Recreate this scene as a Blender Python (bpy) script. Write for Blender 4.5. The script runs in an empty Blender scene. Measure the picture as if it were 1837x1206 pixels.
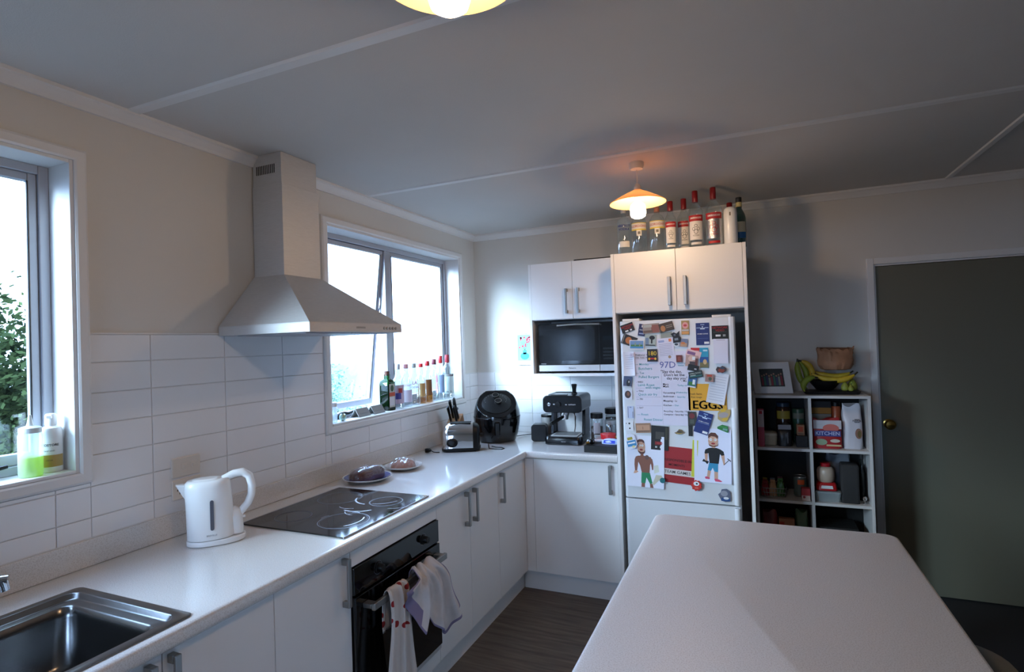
import bpy, bmesh, math, random
from math import sin, cos, pi, radians as RAD, sqrt, atan2
from mathutils import Vector, Matrix
random.seed(7)
SC = bpy.context.scene
COL = SC.collection

# ------------------------------------------------------------------ camera
cd = bpy.data.cameras.new('camera'); cam = bpy.data.objects.new('camera', cd); COL.objects.link(cam)
SC.camera = cam
cd.sensor_width = 36.0; cd.lens = 993.0165 / 1837 * 36.0; cd.clip_start = 0.02; cd.clip_end = 300
_y, _p, _r = RAD(23.4402), RAD(.7583), RAD(-1.8624)
_F = Vector((-sin(_y) * cos(_p), cos(_y) * cos(_p), sin(_p)))
_rt = Vector((cos(_y), sin(_y), 0)); _up = _rt.cross(_F)
_R = _rt * cos(_r) + _up * sin(_r); _U = _up * cos(_r) - _rt * sin(_r)
m = Matrix((( _R.x, _U.x, -_F.x), (_R.y, _U.y, -_F.y), (_R.z, _U.z, -_F.z))).to_4x4()
m.translation = Vector((2.0531, -4.0041, 1.5943)); cam.matrix_world = m

# ------------------------------------------------------------------ sky, sun, exposure
SKY_STRENGTH = 15.0
world = bpy.data.worlds.new('sky'); SC.world = world; world.use_nodes = True
wn = world.node_tree.nodes; wl = world.node_tree.links
bg = wn['Background']; bg.inputs[0].default_value = (0.42, 0.62, 1.0, 1); bg.inputs[1].default_value = SKY_STRENGTH
sd = bpy.data.lights.new('hazy_sun', 'SUN'); sd.energy = 16.0; sd.angle = RAD(30); sd.color = (.62, .82, 1.0)
sun = bpy.data.objects.new('hazy_sun', sd); COL.objects.link(sun)
sun.rotation_euler = Vector((0.60, 1.0, -0.42)).to_track_quat('-Z', 'Y').to_euler()
for (yc, zc, w, h) in ((-3.57, 1.73, 1.35, 1.03), (-.99, 1.72, 1.45, 1.07), (None, 1.52, 1.05, 1.1)):
    ad = bpy.data.lights.new('window_portal', 'AREA'); ad.shape = 'RECTANGLE'; ad.size = w; ad.size_y = h
    ad.cycles.is_portal = True
    ao = bpy.data.objects.new('window_portal', ad); COL.objects.link(ao)
    ao.location = (-.17, yc or 0, zc)
    # area lights shine along local -Z: aim at +X (side windows) or +Y (added fill window behind the camera)
    ao.rotation_euler = (RAD(90), 0, RAD(-90))
    if yc is None: ao.location = (1.0, -6.78, zc); ao.rotation_euler = (RAD(90), 0, 0)
SC.view_settings.view_transform = 'Standard'; SC.view_settings.look = 'None'
SC.view_settings.gamma = 1.0; SC.view_settings.use_curve_mapping = False
SC.view_settings.exposure = 0.05
SC.cycles.max_bounces = 10; SC.cycles.diffuse_bounces = 6; SC.cycles.transparent_max_bounces = 24
SC.cycles.use_denoising = True
SC.cycles.sample_clamp_indirect = 6.0
SC.cycles.caustics_reflective = False; SC.cycles.caustics_refractive = False

# ------------------------------------------------------------------ materials
def lin(c):
    return tuple(((v / 12.92) if v <= .04045 else ((v + .055) / 1.055) ** 2.4) for v in c)
MATS = {}
def mat(name, col, rough=.5, metal=0., spec=.5, bump=0., bscale=60., var=0., vscale=8., coat=0., emit=None, es=0., srgb=True, stretch=None, subsurf=0.):
    if name in MATS: return MATS[name]
    c = lin(col) if srgb else col
    m = bpy.data.materials.new(name); m.use_nodes = True; MATS[name] = m
    nt = m.node_tree; n = nt.nodes; l = nt.links; b = n['Principled BSDF']
    b.inputs['Base Color'].default_value = (*c, 1); b.inputs['Roughness'].default_value = rough
    b.inputs['Metallic'].default_value = metal; b.inputs['Specular IOR Level'].default_value = spec
    if coat: b.inputs['Coat Weight'].default_value = coat; b.inputs['Coat Roughness'].default_value = .08
    if emit: b.inputs['Emission Color'].default_value = (*emit, 1); b.inputs['Emission Strength'].default_value = es
    if bump or var:
        tc = n.new('ShaderNodeTexCoord'); mp = n.new('ShaderNodeMapping'); l.new(tc.outputs['Object'], mp.inputs[0])
        if stretch: mp.inputs['Scale'].default_value = stretch
    if var:
        nz = n.new('ShaderNodeTexNoise'); nz.inputs['Scale'].default_value = vscale; nz.inputs['Detail'].default_value = 4
        l.new(mp.outputs[0], nz.inputs['Vector'])
        r = n.new('ShaderNodeMapRange'); r.inputs[1].default_value = .3; r.inputs[2].default_value = .7
        r.inputs[3].default_value = 1 - var; r.inputs[4].default_value = 1 + var; l.new(nz.outputs['Fac'], r.inputs[0])
        mx = n.new('ShaderNodeVectorMath'); mx.operation = 'SCALE'; mx.inputs[0].default_value = c
        l.new(r.outputs[0], mx.inputs['Scale']); l.new(mx.outputs[0], b.inputs['Base Color'])
    if bump:
        nb = n.new('ShaderNodeTexNoise'); nb.inputs['Scale'].default_value = bscale; nb.inputs['Detail'].default_value = 3
        l.new(mp.outputs[0], nb.inputs['Vector']); bp_ = n.new('ShaderNodeBump'); bp_.inputs['Strength'].default_value = bump
        bp_.inputs['Distance'].default_value = .002; l.new(nb.outputs['Fac'], bp_.inputs['Height']); l.new(bp_.outputs[0], b.inputs['Normal'])
    return m
def glassy(name, tint=(1, 1, 1), refl=.08, rough=.02, body=0., bodycol=(.8, .9, .95)):
    """thin clear shell: tinted see-through plus a Fresnel mirror layer"""
    if name in MATS: return MATS[name]
    m = bpy.data.materials.new(name); m.use_nodes = True; MATS[name] = m
    nt = m.node_tree; n = nt.nodes; l = nt.links; n.remove(n['Principled BSDF']); out = n['Material Output']
    t = n.new('ShaderNodeBsdfTransparent'); t.inputs[0].default_value = (*tint, 1)
    g = n.new('ShaderNodeBsdfGlossy'); g.inputs['Roughness'].default_value = rough; g.inputs[0].default_value = (1, 1, 1, 1)
    lw = n.new('ShaderNodeLayerWeight'); lw.inputs[0].default_value = .35
    r = n.new('ShaderNodeMapRange'); r.inputs[3].default_value = refl * .6; r.inputs[4].default_value = min(1, refl * 7)
    l.new(lw.outputs['Facing'], r.inputs[0])
    mx = n.new('ShaderNodeMixShader'); l.new(r.outputs[0], mx.inputs[0]); l.new(t.outputs[0], mx.inputs[1]); l.new(g.outputs[0], mx.inputs[2])
    last = mx
    if body:
        d = n.new('ShaderNodeBsdfDiffuse'); d.inputs[0].default_value = (*bodycol, 1)
        tr = n.new('ShaderNodeBsdfTranslucent'); tr.inputs[0].default_value = (*bodycol, 1)
        a = n.new('ShaderNodeMixShader'); a.inputs[0].default_value = .5; l.new(d.outputs[0], a.inputs[1]); l.new(tr.outputs[0], a.inputs[2])
        m2 = n.new('ShaderNodeMixShader'); m2.inputs[0].default_value = body; l.new(mx.outputs[0], m2.inputs[1]); l.new(a.outputs[0], m2.inputs[2]); last = m2
    l.new(last.outputs[0], out.inputs[0]); return m
_cc = {}
def flat(c, rough=.55):
    """printed paper / plastic colour"""
    k = tuple(round(v, 2) for v in c) + (rough,)
    if k not in _cc: _cc[k] = mat('print_%02x%02x%02x_%d' % (int(c[0] * 255), int(c[1] * 255), int(c[2] * 255), int(rough * 100)), c, rough)
    return _cc[k]

M_wall = mat('wall_paint', (.83, .815, .79), .75, bump=.12, bscale=180, var=.015, vscale=2)
M_ceil = mat('ceiling_paint', (.81, .795, .78), .8, bump=.25, bscale=260, var=.015, vscale=3)
M_trim = mat('trim_paint', (.88, .875, .87), .45, bump=.05, bscale=40)
M_ext = mat('outside_cladding', (.72, .72, .70), .8, var=.05)
M_tile = mat('glazed_tile', (.92, .92, .925), .14, spec=.5, bump=.02, bscale=14, var=.01, vscale=3)
M_grout = mat('grout', (.85, .845, .84), .9)
M_cab = mat('cabinet_laminate', (.92, .915, .91), .33, spec=.4, bump=.02, bscale=90)
M_dark = mat('dark_gap', (.10, .10, .10), .8)
M_handle = mat('brushed_handle', (.62, .62, .61), .35, metal=.9, bump=.05, bscale=200)
M_steel = mat('brushed_steel', (.78, .775, .77), .5, metal=.45, bump=.12, bscale=120, stretch=(1, 1, 14), var=.05, vscale=30)
M_sink = mat('sink_steel', (.50, .50, .50), .24, metal=1., bump=.05, bscale=150, var=.05, vscale=20)
M_chrome = mat('chrome', (.86, .87, .88), .06, metal=1.)
M_alu = mat('window_aluminium', (.66, .67, .70), .4, metal=.25, bump=.03)
M_blackgloss = mat('black_glass', (.025, .025, .03), .08, spec=.6)
M_blackpl = mat('black_plastic', (.035, .036, .042), .38, spec=.3, bump=.03, bscale=120)
M_blacksatin = mat('black_satin', (.06, .06, .065), .5)
M_white = mat('white_plastic', (.93, .93, .93), .25, spec=.5)
M_whitem = mat('white_matt', (.86, .86, .86), .6)
M_cream = mat('cream_plastic', (.87, .84, .80), .35)
M_brass = mat('aged_brass', (.62, .50, .26), .22, metal=1., var=.1, vscale=30)
M_fridge = mat('fridge_enamel', (.86, .86, .865), .28, spec=.5, bump=.015, bscale=60)
M_wood = mat('pale_wood', (.66, .48, .30), .55, var=.15, vscale=6, stretch=(1, 1, 10))
M_glass = glassy('window_glass', (.97, .99, .985), .05)
M_clear = glassy('clear_bottle', (.93, .965, .955), .09, body=.03)
M_frost = glassy('cloudy_plastic', (.9, .95, .95), .06, .2, body=.45, bodycol=(.85, .92, .93))
M_green = glassy('green_bottle', (.06, .30, .08), .022)
M_amber = glassy('amber_liquor', (.85, .50, .12), .04, body=.12, bodycol=(.8, .45, .1))
M_teal = glassy('teal_bottle', (.05, .28, .25), .1, body=.12, bodycol=(.05, .2, .18))
M_soap = glassy('yellow_green_soap', (.75, .95, .12), .04, body=.55, bodycol=(.62, .85, .05))
M_wrap = glassy('cling_film', (.96, .96, .97), .06, .08, body=.015, bodycol=(.9, .9, .95))
M_bristle = mat('leaf', (.16, .27, .12), .6)

def worktop_mat(name, rough, coat):
    m = bpy.data.materials.new(name); m.use_nodes = True
    n = m.node_tree.nodes; l = m.node_tree.links; b = n['Principled BSDF']
    tc = n.new('ShaderNodeTexCoord'); nz = n.new('ShaderNodeTexNoise'); nz.inputs['Scale'].default_value = 330; nz.inputs['Detail'].default_value = 2
    l.new(tc.outputs['Object'], nz.inputs['Vector'])
    cr = n.new('ShaderNodeValToRGB'); cr.color_ramp.elements[0].position = .36; cr.color_ramp.elements[0].color = (*lin((.80, .78, .76)), 1)
    cr.color_ramp.elements[1].position = .52; cr.color_ramp.elements[1].color = (*lin((.88, .87, .86)), 1)
    l.new(nz.outputs['Fac'], cr.inputs[0]); l.new(cr.outputs[0], b.inputs['Base Color'])
    b.inputs['Roughness'].default_value = rough; b.inputs['Specular IOR Level'].default_value = .5
    b.inputs['Coat Weight'].default_value = coat; b.inputs['Coat Roughness'].default_value = .11
    return m
M_bench = worktop_mat('speckled_laminate', .30, 1.0); M_isl = worktop_mat('speckled_island_laminate', .42, 0)
def floor_mat():
    m = bpy.data.materials.new('dark_oak_vinyl'); m.use_nodes = True
    n = m.node_tree.nodes; l = m.node_tree.links; b = n['Principled BSDF']
    tc = n.new('ShaderNodeTexCoord'); mp = n.new('ShaderNodeMapping'); mp.inputs['Scale'].default_value = (1.2, 14, 1)
    l.new(tc.outputs['Object'], mp.inputs[0])
    nz = n.new('ShaderNodeTexNoise'); nz.inputs['Scale'].default_value = 3; nz.inputs['Detail'].default_value = 7; l.new(mp.outputs[0], nz.inputs['Vector'])
    cr = n.new('ShaderNodeValToRGB'); cr.color_ramp.elements[0].position = .3; cr.color_ramp.elements[0].color = (*lin((.27, .235, .205)), 1)
    cr.color_ramp.elements[1].position = .75; cr.color_ramp.elements[1].color = (*lin((.44, .40, .36)), 1)
    l.new(nz.outputs['Fac'], cr.inputs[0]); l.new(cr.outputs[0], b.inputs['Base Color']); b.inputs['Roughness'].default_value = .5
    return m
M_floor = floor_mat()
M_floor_dark = mat('charcoal_floor', (.13, .13, .135), .95, bump=.6, bscale=500)

# ------------------------------------------------------------------ mesh builder
class MB:
    def __init__(s): s.v = []; s.f = []; s.m = []
    def add(s, vs, fs, m=0):
        o = len(s.v); s.v += [tuple(p) for p in vs]
        for f in fs: s.f.append([i + o for i in f]); s.m.append(m)
    def box(s, x0, x1, y0, y1, z0, z1, m=0):
        s.add([(x0, y0, z0), (x1, y0, z0), (x1, y1, z0), (x0, y1, z0), (x0, y0, z1), (x1, y0, z1), (x1, y1, z1), (x0, y1, z1)],
              [(0, 3, 2, 1), (4, 5, 6, 7), (0, 1, 5, 4), (1, 2, 6, 5), (2, 3, 7, 6), (3, 0, 4, 7)], m); return s
    def rings(s, rs, m=0, cap0=True, cap1=True, close=True):
        n = len(rs[0]); o = len(s.v)
        for r in rs: s.v += [tuple(p) for p in r]
        for k in range(len(rs) - 1):
            for i in range(n if close else n - 1):
                j = (i + 1) % n
                s.f.append([o + k * n + i, o + k * n + j, o + (k + 1) * n + j, o + (k + 1) * n + i]); s.m.append(m)
        if cap0: s.f.append([o + i for i in range(n)][::-1]); s.m.append(m)
        if cap1: s.f.append([o + (len(rs) - 1) * n + i for i in range(n)]); s.m.append(m)
        return s
    def lathe(s, prof, c=(0, 0, 0), n=24, m=0, axis='z', sx=1, sy=1, cap0=True, cap1=True):
        rs = []
        for r, z in prof:
            ring = []
            for i in range(n):
                a = 2 * pi * i / n; p = (r * cos(a) * sx, r * sin(a) * sy, z)
                if axis == 'x': p = (p[2], p[0], p[1])
                elif axis == 'y': p = (p[0], p[2], p[1])
                ring.append((c[0] + p[0], c[1] + p[1], c[2] + p[2]))
            rs.append(ring)
        return s.rings(rs, m, cap0, cap1)
    def tube(s, pts, r, n=8, m=0):
        pts = [Vector(p) for p in pts]; rs = []; prev = None
        for i, p in enumerate(pts):
            t = (pts[min(i + 1, len(pts) - 1)] - pts[max(i - 1, 0)]).normalized()
            if prev is None: a = t.orthogonal().normalized()
            else:
                a = (prev - t * prev.dot(t)); a = a.normalized() if a.length > 1e-6 else t.orthogonal().normalized()
            prev = a; b = t.cross(a); rr = r[i] if isinstance(r, (list, tuple)) else r
            rs.append([p + a * rr * cos(2 * pi * k / n) + b * rr * sin(2 * pi * k / n) for k in range(n)])
        return s.rings(rs, m)
    def prism(s, poly, fn, d0, d1, m=0):
        """extrude the 2D polygon; fn(u,v,d)->xyz"""
        n = len(poly); return s.rings([[fn(u, v, d0) for u, v in poly], [fn(u, v, d1) for u, v in poly]], m)
    def rr(s, x0, x1, y0, y1, zs, rad, m=0, insets=None, k=5):
        """rounded-rectangle column: zs list of z, insets list"""
        rs = []
        for i, z in enumerate(zs):
            t = insets[i] if insets else 0
            rs.append([(p[0], p[1], z) for p in rrect(x0 + t, x1 - t, y0 + t, y1 - t, max(rad - t * .4, .001), k)])
        return s.rings(rs, m)
    def text(s, string, fn, size=.02, m=0, align='CENTER', bold=0.0):
        vs, fs = text_geo(string, align, bold)
        s.add([fn(x * size, y * size) for x, y in vs], fs, m); return s
def rrect(x0, x1, y0, y1, r, k=5):
    r = min(r, (x1 - x0) / 2 - 1e-4, (y1 - y0) / 2 - 1e-4); pts = []
    for cx, cy, a0 in ((x1 - r, y1 - r, 0), (x0 + r, y1 - r, 90), (x0 + r, y0 + r, 180), (x1 - r, y0 + r, 270)):
        for i in range(k + 1):
            a = RAD(a0 + 90 * i / k); pts.append((cx + r * cos(a), cy + r * sin(a)))
    return pts
_tg = {}
def text_geo(string, align='CENTER', bold=0.0):
    k = (string, align, bold)
    if k in _tg: return _tg[k]
    cu = bpy.data.curves.new('t', 'FONT'); cu.body = string; cu.size = 1.0; cu.resolution_u = 2; cu.align_x = align; cu.align_y = 'CENTER'; cu.offset = bold
    o = bpy.data.objects.new('t', cu); COL.objects.link(o)
    dg = bpy.context.evaluated_depsgraph_get(); dg.update()
    me = o.evaluated_get(dg).to_mesh()
    r = ([(v.co.x, v.co.y) for v in me.vertices], [list(p.vertices) for p in me.polygons])
    o.evaluated_get(dg).to_mesh_clear(); bpy.data.objects.remove(o); bpy.data.curves.remove(cu)
    _tg[k] = r; return r

def mesh_of(name, mb, mats, smooth=False, fixn=True):
    me = bpy.data.meshes.new(name); me.from_pydata(mb.v, [], mb.f)
    for mt in (mats if isinstance(mats, (list, tuple)) else [mats]): me.materials.append(mt)
    me.polygons.foreach_set('material_index', mb.m)
    if fixn:
        b = bmesh.new(); b.from_mesh(me); bmesh.ops.recalc_face_normals(b, faces=b.faces); b.to_mesh(me); b.free()
    if smooth: me.shade_smooth()
    me.update(); return me
def obj(name, mb, mats, parent=None, label=None, cat=None, group=None, kind=None, bevel=0, smooth=False, loc=None, rot=None, angle=40, seg=2, fixn=True):
    me = mesh_of(name, mb, mats, smooth, fixn)
    if smooth and smooth != 'all':
        try: me.set_sharp_from_angle(angle=RAD(angle))
        except Exception: pass
    o = bpy.data.objects.new(name, me); COL.objects.link(o)
    if parent: o.parent = parent
    if loc: o.location = loc
    if rot: o.rotation_euler = rot
    if bevel:
        bm_ = o.modifiers.new('bevel', 'BEVEL'); bm_.width = bevel; bm_.segments = seg; bm_.limit_method = 'ANGLE'; bm_.angle_limit = RAD(50)
    tag(o, label, cat, group, kind); return o
def tag(o, label=None, cat=None, group=None, kind=None):
    if label: o['label'] = label
    if cat: o['category'] = cat
    if group: o['group'] = group
    if kind: o['kind'] = kind
    return o
def thing(name, label, cat, loc=(0, 0, 0), rz=0, group=None, kind=None):
    o = bpy.data.objects.new(name, None); COL.objects.link(o); o.location = loc; o.rotation_euler = (0, 0, rz)
    o.empty_display_size = .05
    return tag(o, label, cat, group, kind)
def box(*a): return MB().box(*a)

# ================================================================== THE ROOM
H = 2.475; XR = 7.2; YF = -6.6
W1 = (-4.20, -2.90, 1.214, 2.249)   # window 1 opening y0,y1,z0,z1
W2 = (-1.714, -.268, 1.187, 2.262)
W3 = (.45, 1.55, .95, 2.10)        # unseen window added for fill light behind the camera, x0,x1,z0,z1
WT = .16
def grid_wall(mb, axis, d0, d1, us, zs, holes, m=0):
    for i in range(len(us) - 1):
        for j in range(len(zs) - 1):
            uc = (us[i] + us[i + 1]) / 2; zc = (zs[j] + zs[j + 1]) / 2
            if any(h[0] < uc < h[1] and h[2] < zc < h[3] for h in holes): continue
            if axis == 'x': mb.box(d0, d1, us[i], us[i + 1], zs[j], zs[j + 1], m)
            else: mb.box(us[i], us[i + 1], d0, d1, zs[j], zs[j + 1], m)
mb = MB(); grid_wall(mb, 'x', -WT, 0, [YF, W1[0], W1[1], W2[0], W2[1], .2], [-.1, W2[2], W1[2], W1[3], W2[3], 2.6], [W1, W2])
wall_left = obj('wall_left', mb, M_wall, kind='structure')
DX0, DX1, DZ = 2.752, 3.58, 2.003
mb = MB(); grid_wall(mb, 'y', 0, .2, [0, DX0, DX1, XR], [-.1, DZ, 2.6], [(DX0, DX1, -.1, DZ)])
wall_back = obj('wall_back', mb, M_wall, kind='structure')
obj('wall_right', box(XR, XR + .15, YF, .2, -.1, 2.6), M_wall, kind='structure')
mb = MB(); grid_wall(mb, 'y', YF - .15, YF, [-WT, W3[0], W3[1], XR + .15], [-.1, W3[2], W3[3], 2.6], [W3])
obj('wall_front', mb, M_wall, kind='structure')
obj('ceiling', box(-WT, XR + .15, YF - .15, .2, H, H + .14), M_ceil, kind='structure')
obj('floor', box(-WT, 2.46, YF, .2, -.1, 0), M_floor, kind='structure')
obj('floor', box(2.46, XR, YF, .2, -.1, 0), M_floor_dark, kind='structure')  # darker floor from the island's right side to the right wall
# cornices, ceiling battens
def cornice(pts_fn, L0, L1, name):
    prof = [(0, -.047), (.012, -.047), (.017, -.036), (.034, -.016), (.042, -.012), (.042, 0), (0, 0)]
    mb = MB(); mb.rings([[pts_fn(d, L, H + z) for d, z in prof] for L in (L0, L1)]); obj(name, mb, M_trim, kind='structure')
cornice(lambda d, L, z: (d, L, z), YF, -2.172, 'trim_1')
cornice(lambda d, L, z: (d, L, z), -1.952, 0, 'trim_2')
cornice(lambda d, L, z: (L, -d, z), 0, XR, 'trim_3')
cornice(lambda d, L, z: (XR - d, L, z), YF, 0, 'trim_4')
def batten(p0, p1, name, w=.024, t=.006):
    mb = MB(); p0 = Vector(p0); p1 = Vector(p1); d = (p1 - p0).normalized(); n = Vector((-d.y, d.x, 0))
    prof = [(-w, 0), (-w * .7, -t), (w * .7, -t), (w, 0)]
    mb.rings([[p + n * a + Vector((0, 0, b)) for a, b in prof] for p in (p0, p1)]); obj(name, mb, M_trim, kind='structure')
batten((.04, -2.715, H), (XR, -2.715, H), 'trim_5')
batten((.04, -1.40, H), (XR, -1.375, H), 'trim_6')
batten((3.13, -.04, H), (3.13, -1.35, H), 'trim_7', .018)
obj('baseboard_back', box(2.66, 2.71, -.014, 0, 0, .09).box(DX1 + .04, XR, -.014, 0, 0, .09), M_trim, kind='structure', bevel=.003)
obj('baseboard_right', box(XR - .014, XR, YF, 0, 0, .09), M_trim, kind='structure')

# wall tiles: each tile its own part
PIT = .3135; RH = [.99, 1.057, 1.160, 1.264, 1.368, 1.472, 1.575, 1.671]
tcache = {}
def tile(parent, axis, u0, u1, z0, z1):
    k = (axis, round(u1 - u0, 4), round(z1 - z0, 4))
    if k not in tcache:
        w, h = u1 - u0, z1 - z0; t = .007; b = .0015
        mb = MB()
        r0 = [(0, 0), (w, 0), (w, h), (0, h)]; r1 = [(b, b), (w - b, b), (w - b, h - b), (b, h - b)]
        fn = (lambda a, c, d: (d, a, c)) if axis == 'x' else (lambda a, c, d: (a, -d, c))
        mb.rings([[fn(a, c, 0) for a, c in r0], [fn(a, c, t - b) for a, c in r0], [fn(a, c, t) for a, c in r1]])
        tcache[k] = mesh_of('tile', mb, M_tile)
    o = bpy.data.objects.new('tile', tcache[k]); COL.objects.link(o); o.parent = parent
    o.location = (0.0003, u0, z0) if axis == 'x' else (u0, -.0003, z0)
def tile_region(parent, axis, u0, u1, z0, z1, origin, rows):
    g = .0013
    k0 = math.floor((u0 - origin) / PIT)
    for k in range(k0, k0 + 20):
        a, b = origin + k * PIT + g, origin + (k + 1) * PIT - g
        a, b = max(a, u0 + .0005), min(b, u1 - .0005)
        if b - a < .004: continue
        for j in range(len(rows) - 1):
            c, d = max(rows[j] + g, z0 + .0005), min(rows[j + 1] - g, z1 - .0005)
            if d - c < .004: continue
            tile(parent, axis, a, b, c, d)
ORG = -2.655
tile_region(wall_left, 'x', -4.28, -2.866, .99, 1.174, ORG, RH)
tile_region(wall_left, 'x', -2.866, -1.757, .99, 1.671, ORG, RH)
tile_region(wall_left, 'x', -1.757, -.226, .99, 1.146, ORG, RH)
tile_region(wall_left, 'x', -.226, -.008, .99, 1.368, ORG, RH)
tile_region(wall_back, 'y', .002, 1.29, .90, 1.366, .160, [.90, .945, 1.048, 1.154, 1.262, 1.366])
obj('grout_bed', box(0, .0025, -4.28, -2.866, .985, 1.176).box(0, .0025, -2.866, -1.757, .985, 1.672).box(0, .0025, -1.757, -.226, .985, 1.147).box(0, .0025, -.226, 0, .985, 1.369), M_grout, parent=wall_left)
obj('grout_bed', box(0, 1.29, -.0025, 0, .90, 1.367), M_grout, parent=wall_back)
obj('trim_8', box(0, .009, -2.862, -1.76, 1.671, 1.677).box(0, .009, -.226, 0, 1.368, 1.372).box(.009, .64, -.009, 0, 1.366, 1.370), M_trim, kind='structure')

# windows -----------------------------------------------------------
def window(name, W, mull, open_left, awn):
    y0, y1, z0, z1 = W
    root = thing(name, None, None, (0, 0, 0), kind='structure')
    # timber lining and architrave
    t = .012; a = .042
    mb = MB()
    mb.box(-.13, .010, y0, y0 + t, z0, z1).box(-.13, .010, y1 - t, y1, z0, z1).box(-.13, .010, y0 + t, y1 - t, z1 - t, z1)
    obj('reveal', mb, M_trim, root, bevel=.002)
    obj('sill', box(-.13, .014, y0 + t, y1 - t, z0, z0 + .012), M_trim, root, bevel=.004)
    A = .04
    prof = [(0, .002), (0, .016), (.006, .020), (.030, .020), (.038, .014), (A, .002)]
    corners = [(y0, z0, -1, -1), (y1, z0, 1, -1), (y1, z1, 1, 1), (y0, z1, -1, 1)]
    rs = [[(d, cy + sy * w, cz + sz * w) for w, d in prof] for cy, cz, sy, sz in corners]; rs.append(rs[0])
    mb = MB(); mb.rings(rs, 0, False, False); obj('architrave', mb, M_trim, root, fixn=True)
    # aluminium outer frame
    fx0, fx1 = -.155, -.105; iy0, iy1, iz0, iz1 = y0 + t, y1 - t, z0 + .012, z1 - t; w = .030
    mb = MB(); mb.box(fx0, fx1, iy0, iy0 + w, iz0, iz1).box(fx0, fx1, iy1 - w, iy1, iz0, iz1).box(fx0, fx1, iy0 + w, iy1 - w, iz0, iz0 + w).box(fx0, fx1, iy0 + w, iy1 - w, iz1 - w, iz1)
    if mull is not None: mb.box(fx0, fx1, mull - .028, mull + .028, iz0 + w, iz1 - w)
    obj('frame', mb, M_alu, root, bevel=.003)
    iy0 += w; iy1 -= w; iz0 += w; iz1 -= w
    cells = [(iy0, iy1)] if mull is None else [(iy0, mull - .028), (mull + .028, iy1)]
    for i, (a0, a1) in enumerate(cells):
        s = .026; ang = awn if i == open_left else 0
        hh = iz1 - iz0
        loc = (fx0 + .012, 0, iz1); rot = (0, ang, 0)
        fx = box(0, .028, a0, a0 + s, -hh, 0).box(0, .028, a1 - s, a1, -hh, 0).box(0, .028, a0 + s, a1 - s, -hh, -hh + s * 1.4).box(0, .028, a0 + s, a1 - s, -s, 0)
        so = obj('sash', fx, M_alu, root, bevel=.003, loc=loc, rot=rot)
        obj('pane', box(.011, .015, a0 + s - .004, a1 - s + .004, -hh + s * 1.4 - .004, -s + .004), M_glass, so)
        # rubber gasket line
        obj('gasket', box(.024, .030, a0 + s, a0 + s + .003, -hh + s * 1.4, -s).box(.024, .030, a1 - s - .003, a1 - s, -hh + s * 1.4, -s), M_dark, so)
    return root
win1 = window('window_1', W1, -3.55, 1, 0)
win2 = window('window_2', W2, -1.025, 0, RAD(7))
r3 = thing('added_fill_window', None, None, (0, YF, 0), kind='structure')  # out of view, added to light the room from behind the camera
obj('frame', MB().box(W3[0], W3[0] + .05, -.12, .01, W3[2], W3[3]).box(W3[1] - .05, W3[1], -.12, .01, W3[2], W3[3]).box(W3[0] + .05, W3[1] - .05, -.12, .01, W3[2], W3[2] + .05).box(W3[0] + .05, W3[1] - .05, -.12, .01, W3[3] - .05, W3[3]).box(.98, 1.02, -.10, -.04, W3[2] + .05, W3[3] - .05), M_alu, r3)
obj('pane', box(W3[0] + .045, W3[1] - .045, -.085, -.080, W3[2] + .045, W3[3] - .045), M_glass, r3)
def stay(parent, y, z, s=1):
    mb = MB().tube([(-.10, y - .01, z + .012), (-.09, y + .03, z + .030), (-.088, y + .075, z + .024), (-.085, y + .15, z + .034)], [.012, .011, .008, .006], 8)
    mb.box(-.115, -.085, y - .015, y + .03, z, z + .02); obj('window_handle', mb, M_blackpl, parent, smooth=True)
stay(win2, -1.54, 1.200); stay(win1, -3.20, 1.228)
mb = MB().tube([(-.13, -1.05, 1.95), (-.165, -1.06, 1.80), (-.20, -1.07, 1.60)], .004, 6); obj('stay_arm', mb, M_alu, win2)

# door ---------------------------------------------------------------
d = thing('door_1', None, None, (DX0, 0, 0), kind='structure')
M_door = mat('door_paint', (.42, .41, .35), .5, bump=.03, bscale=30)
w = DX1 - DX0
obj('door_leaf', box(.010, w - .010, .012, .050, .012, DZ - .010), M_door, d, bevel=.002)
mb = MB().box(-.040, -.001, -.016, .0, 0, DZ + .04).box(w + .001, w + .04, -.016, .0, 0, DZ + .04).box(-.001, w + .001, -.016, 0, DZ + .001, DZ + .04)
obj('architrave', mb, M_trim, d, bevel=.004)
obj('jamb', box(.0, .008, .0, .15, 0, DZ).box(w - .008, w, 0, .15, 0, DZ).box(.008, w - .008, 0, .15, DZ - .008, DZ), M_trim, d)
mb = MB().lathe([(.028, 0), (.028, -.006), (.012, -.010), (.010, -.028), (.020, -.034), (.029, -.045), (.030, -.056), (.022, -.066), (.004, -.069)], (.045, .012, 1.03), 20, 0, 'y')
obj('door_knob', mb, M_brass, d, smooth=True)
obj('stop_panel', box(-.3, w + .3, .205, .23, -.1, DZ + .3), M_dark, d)

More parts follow.
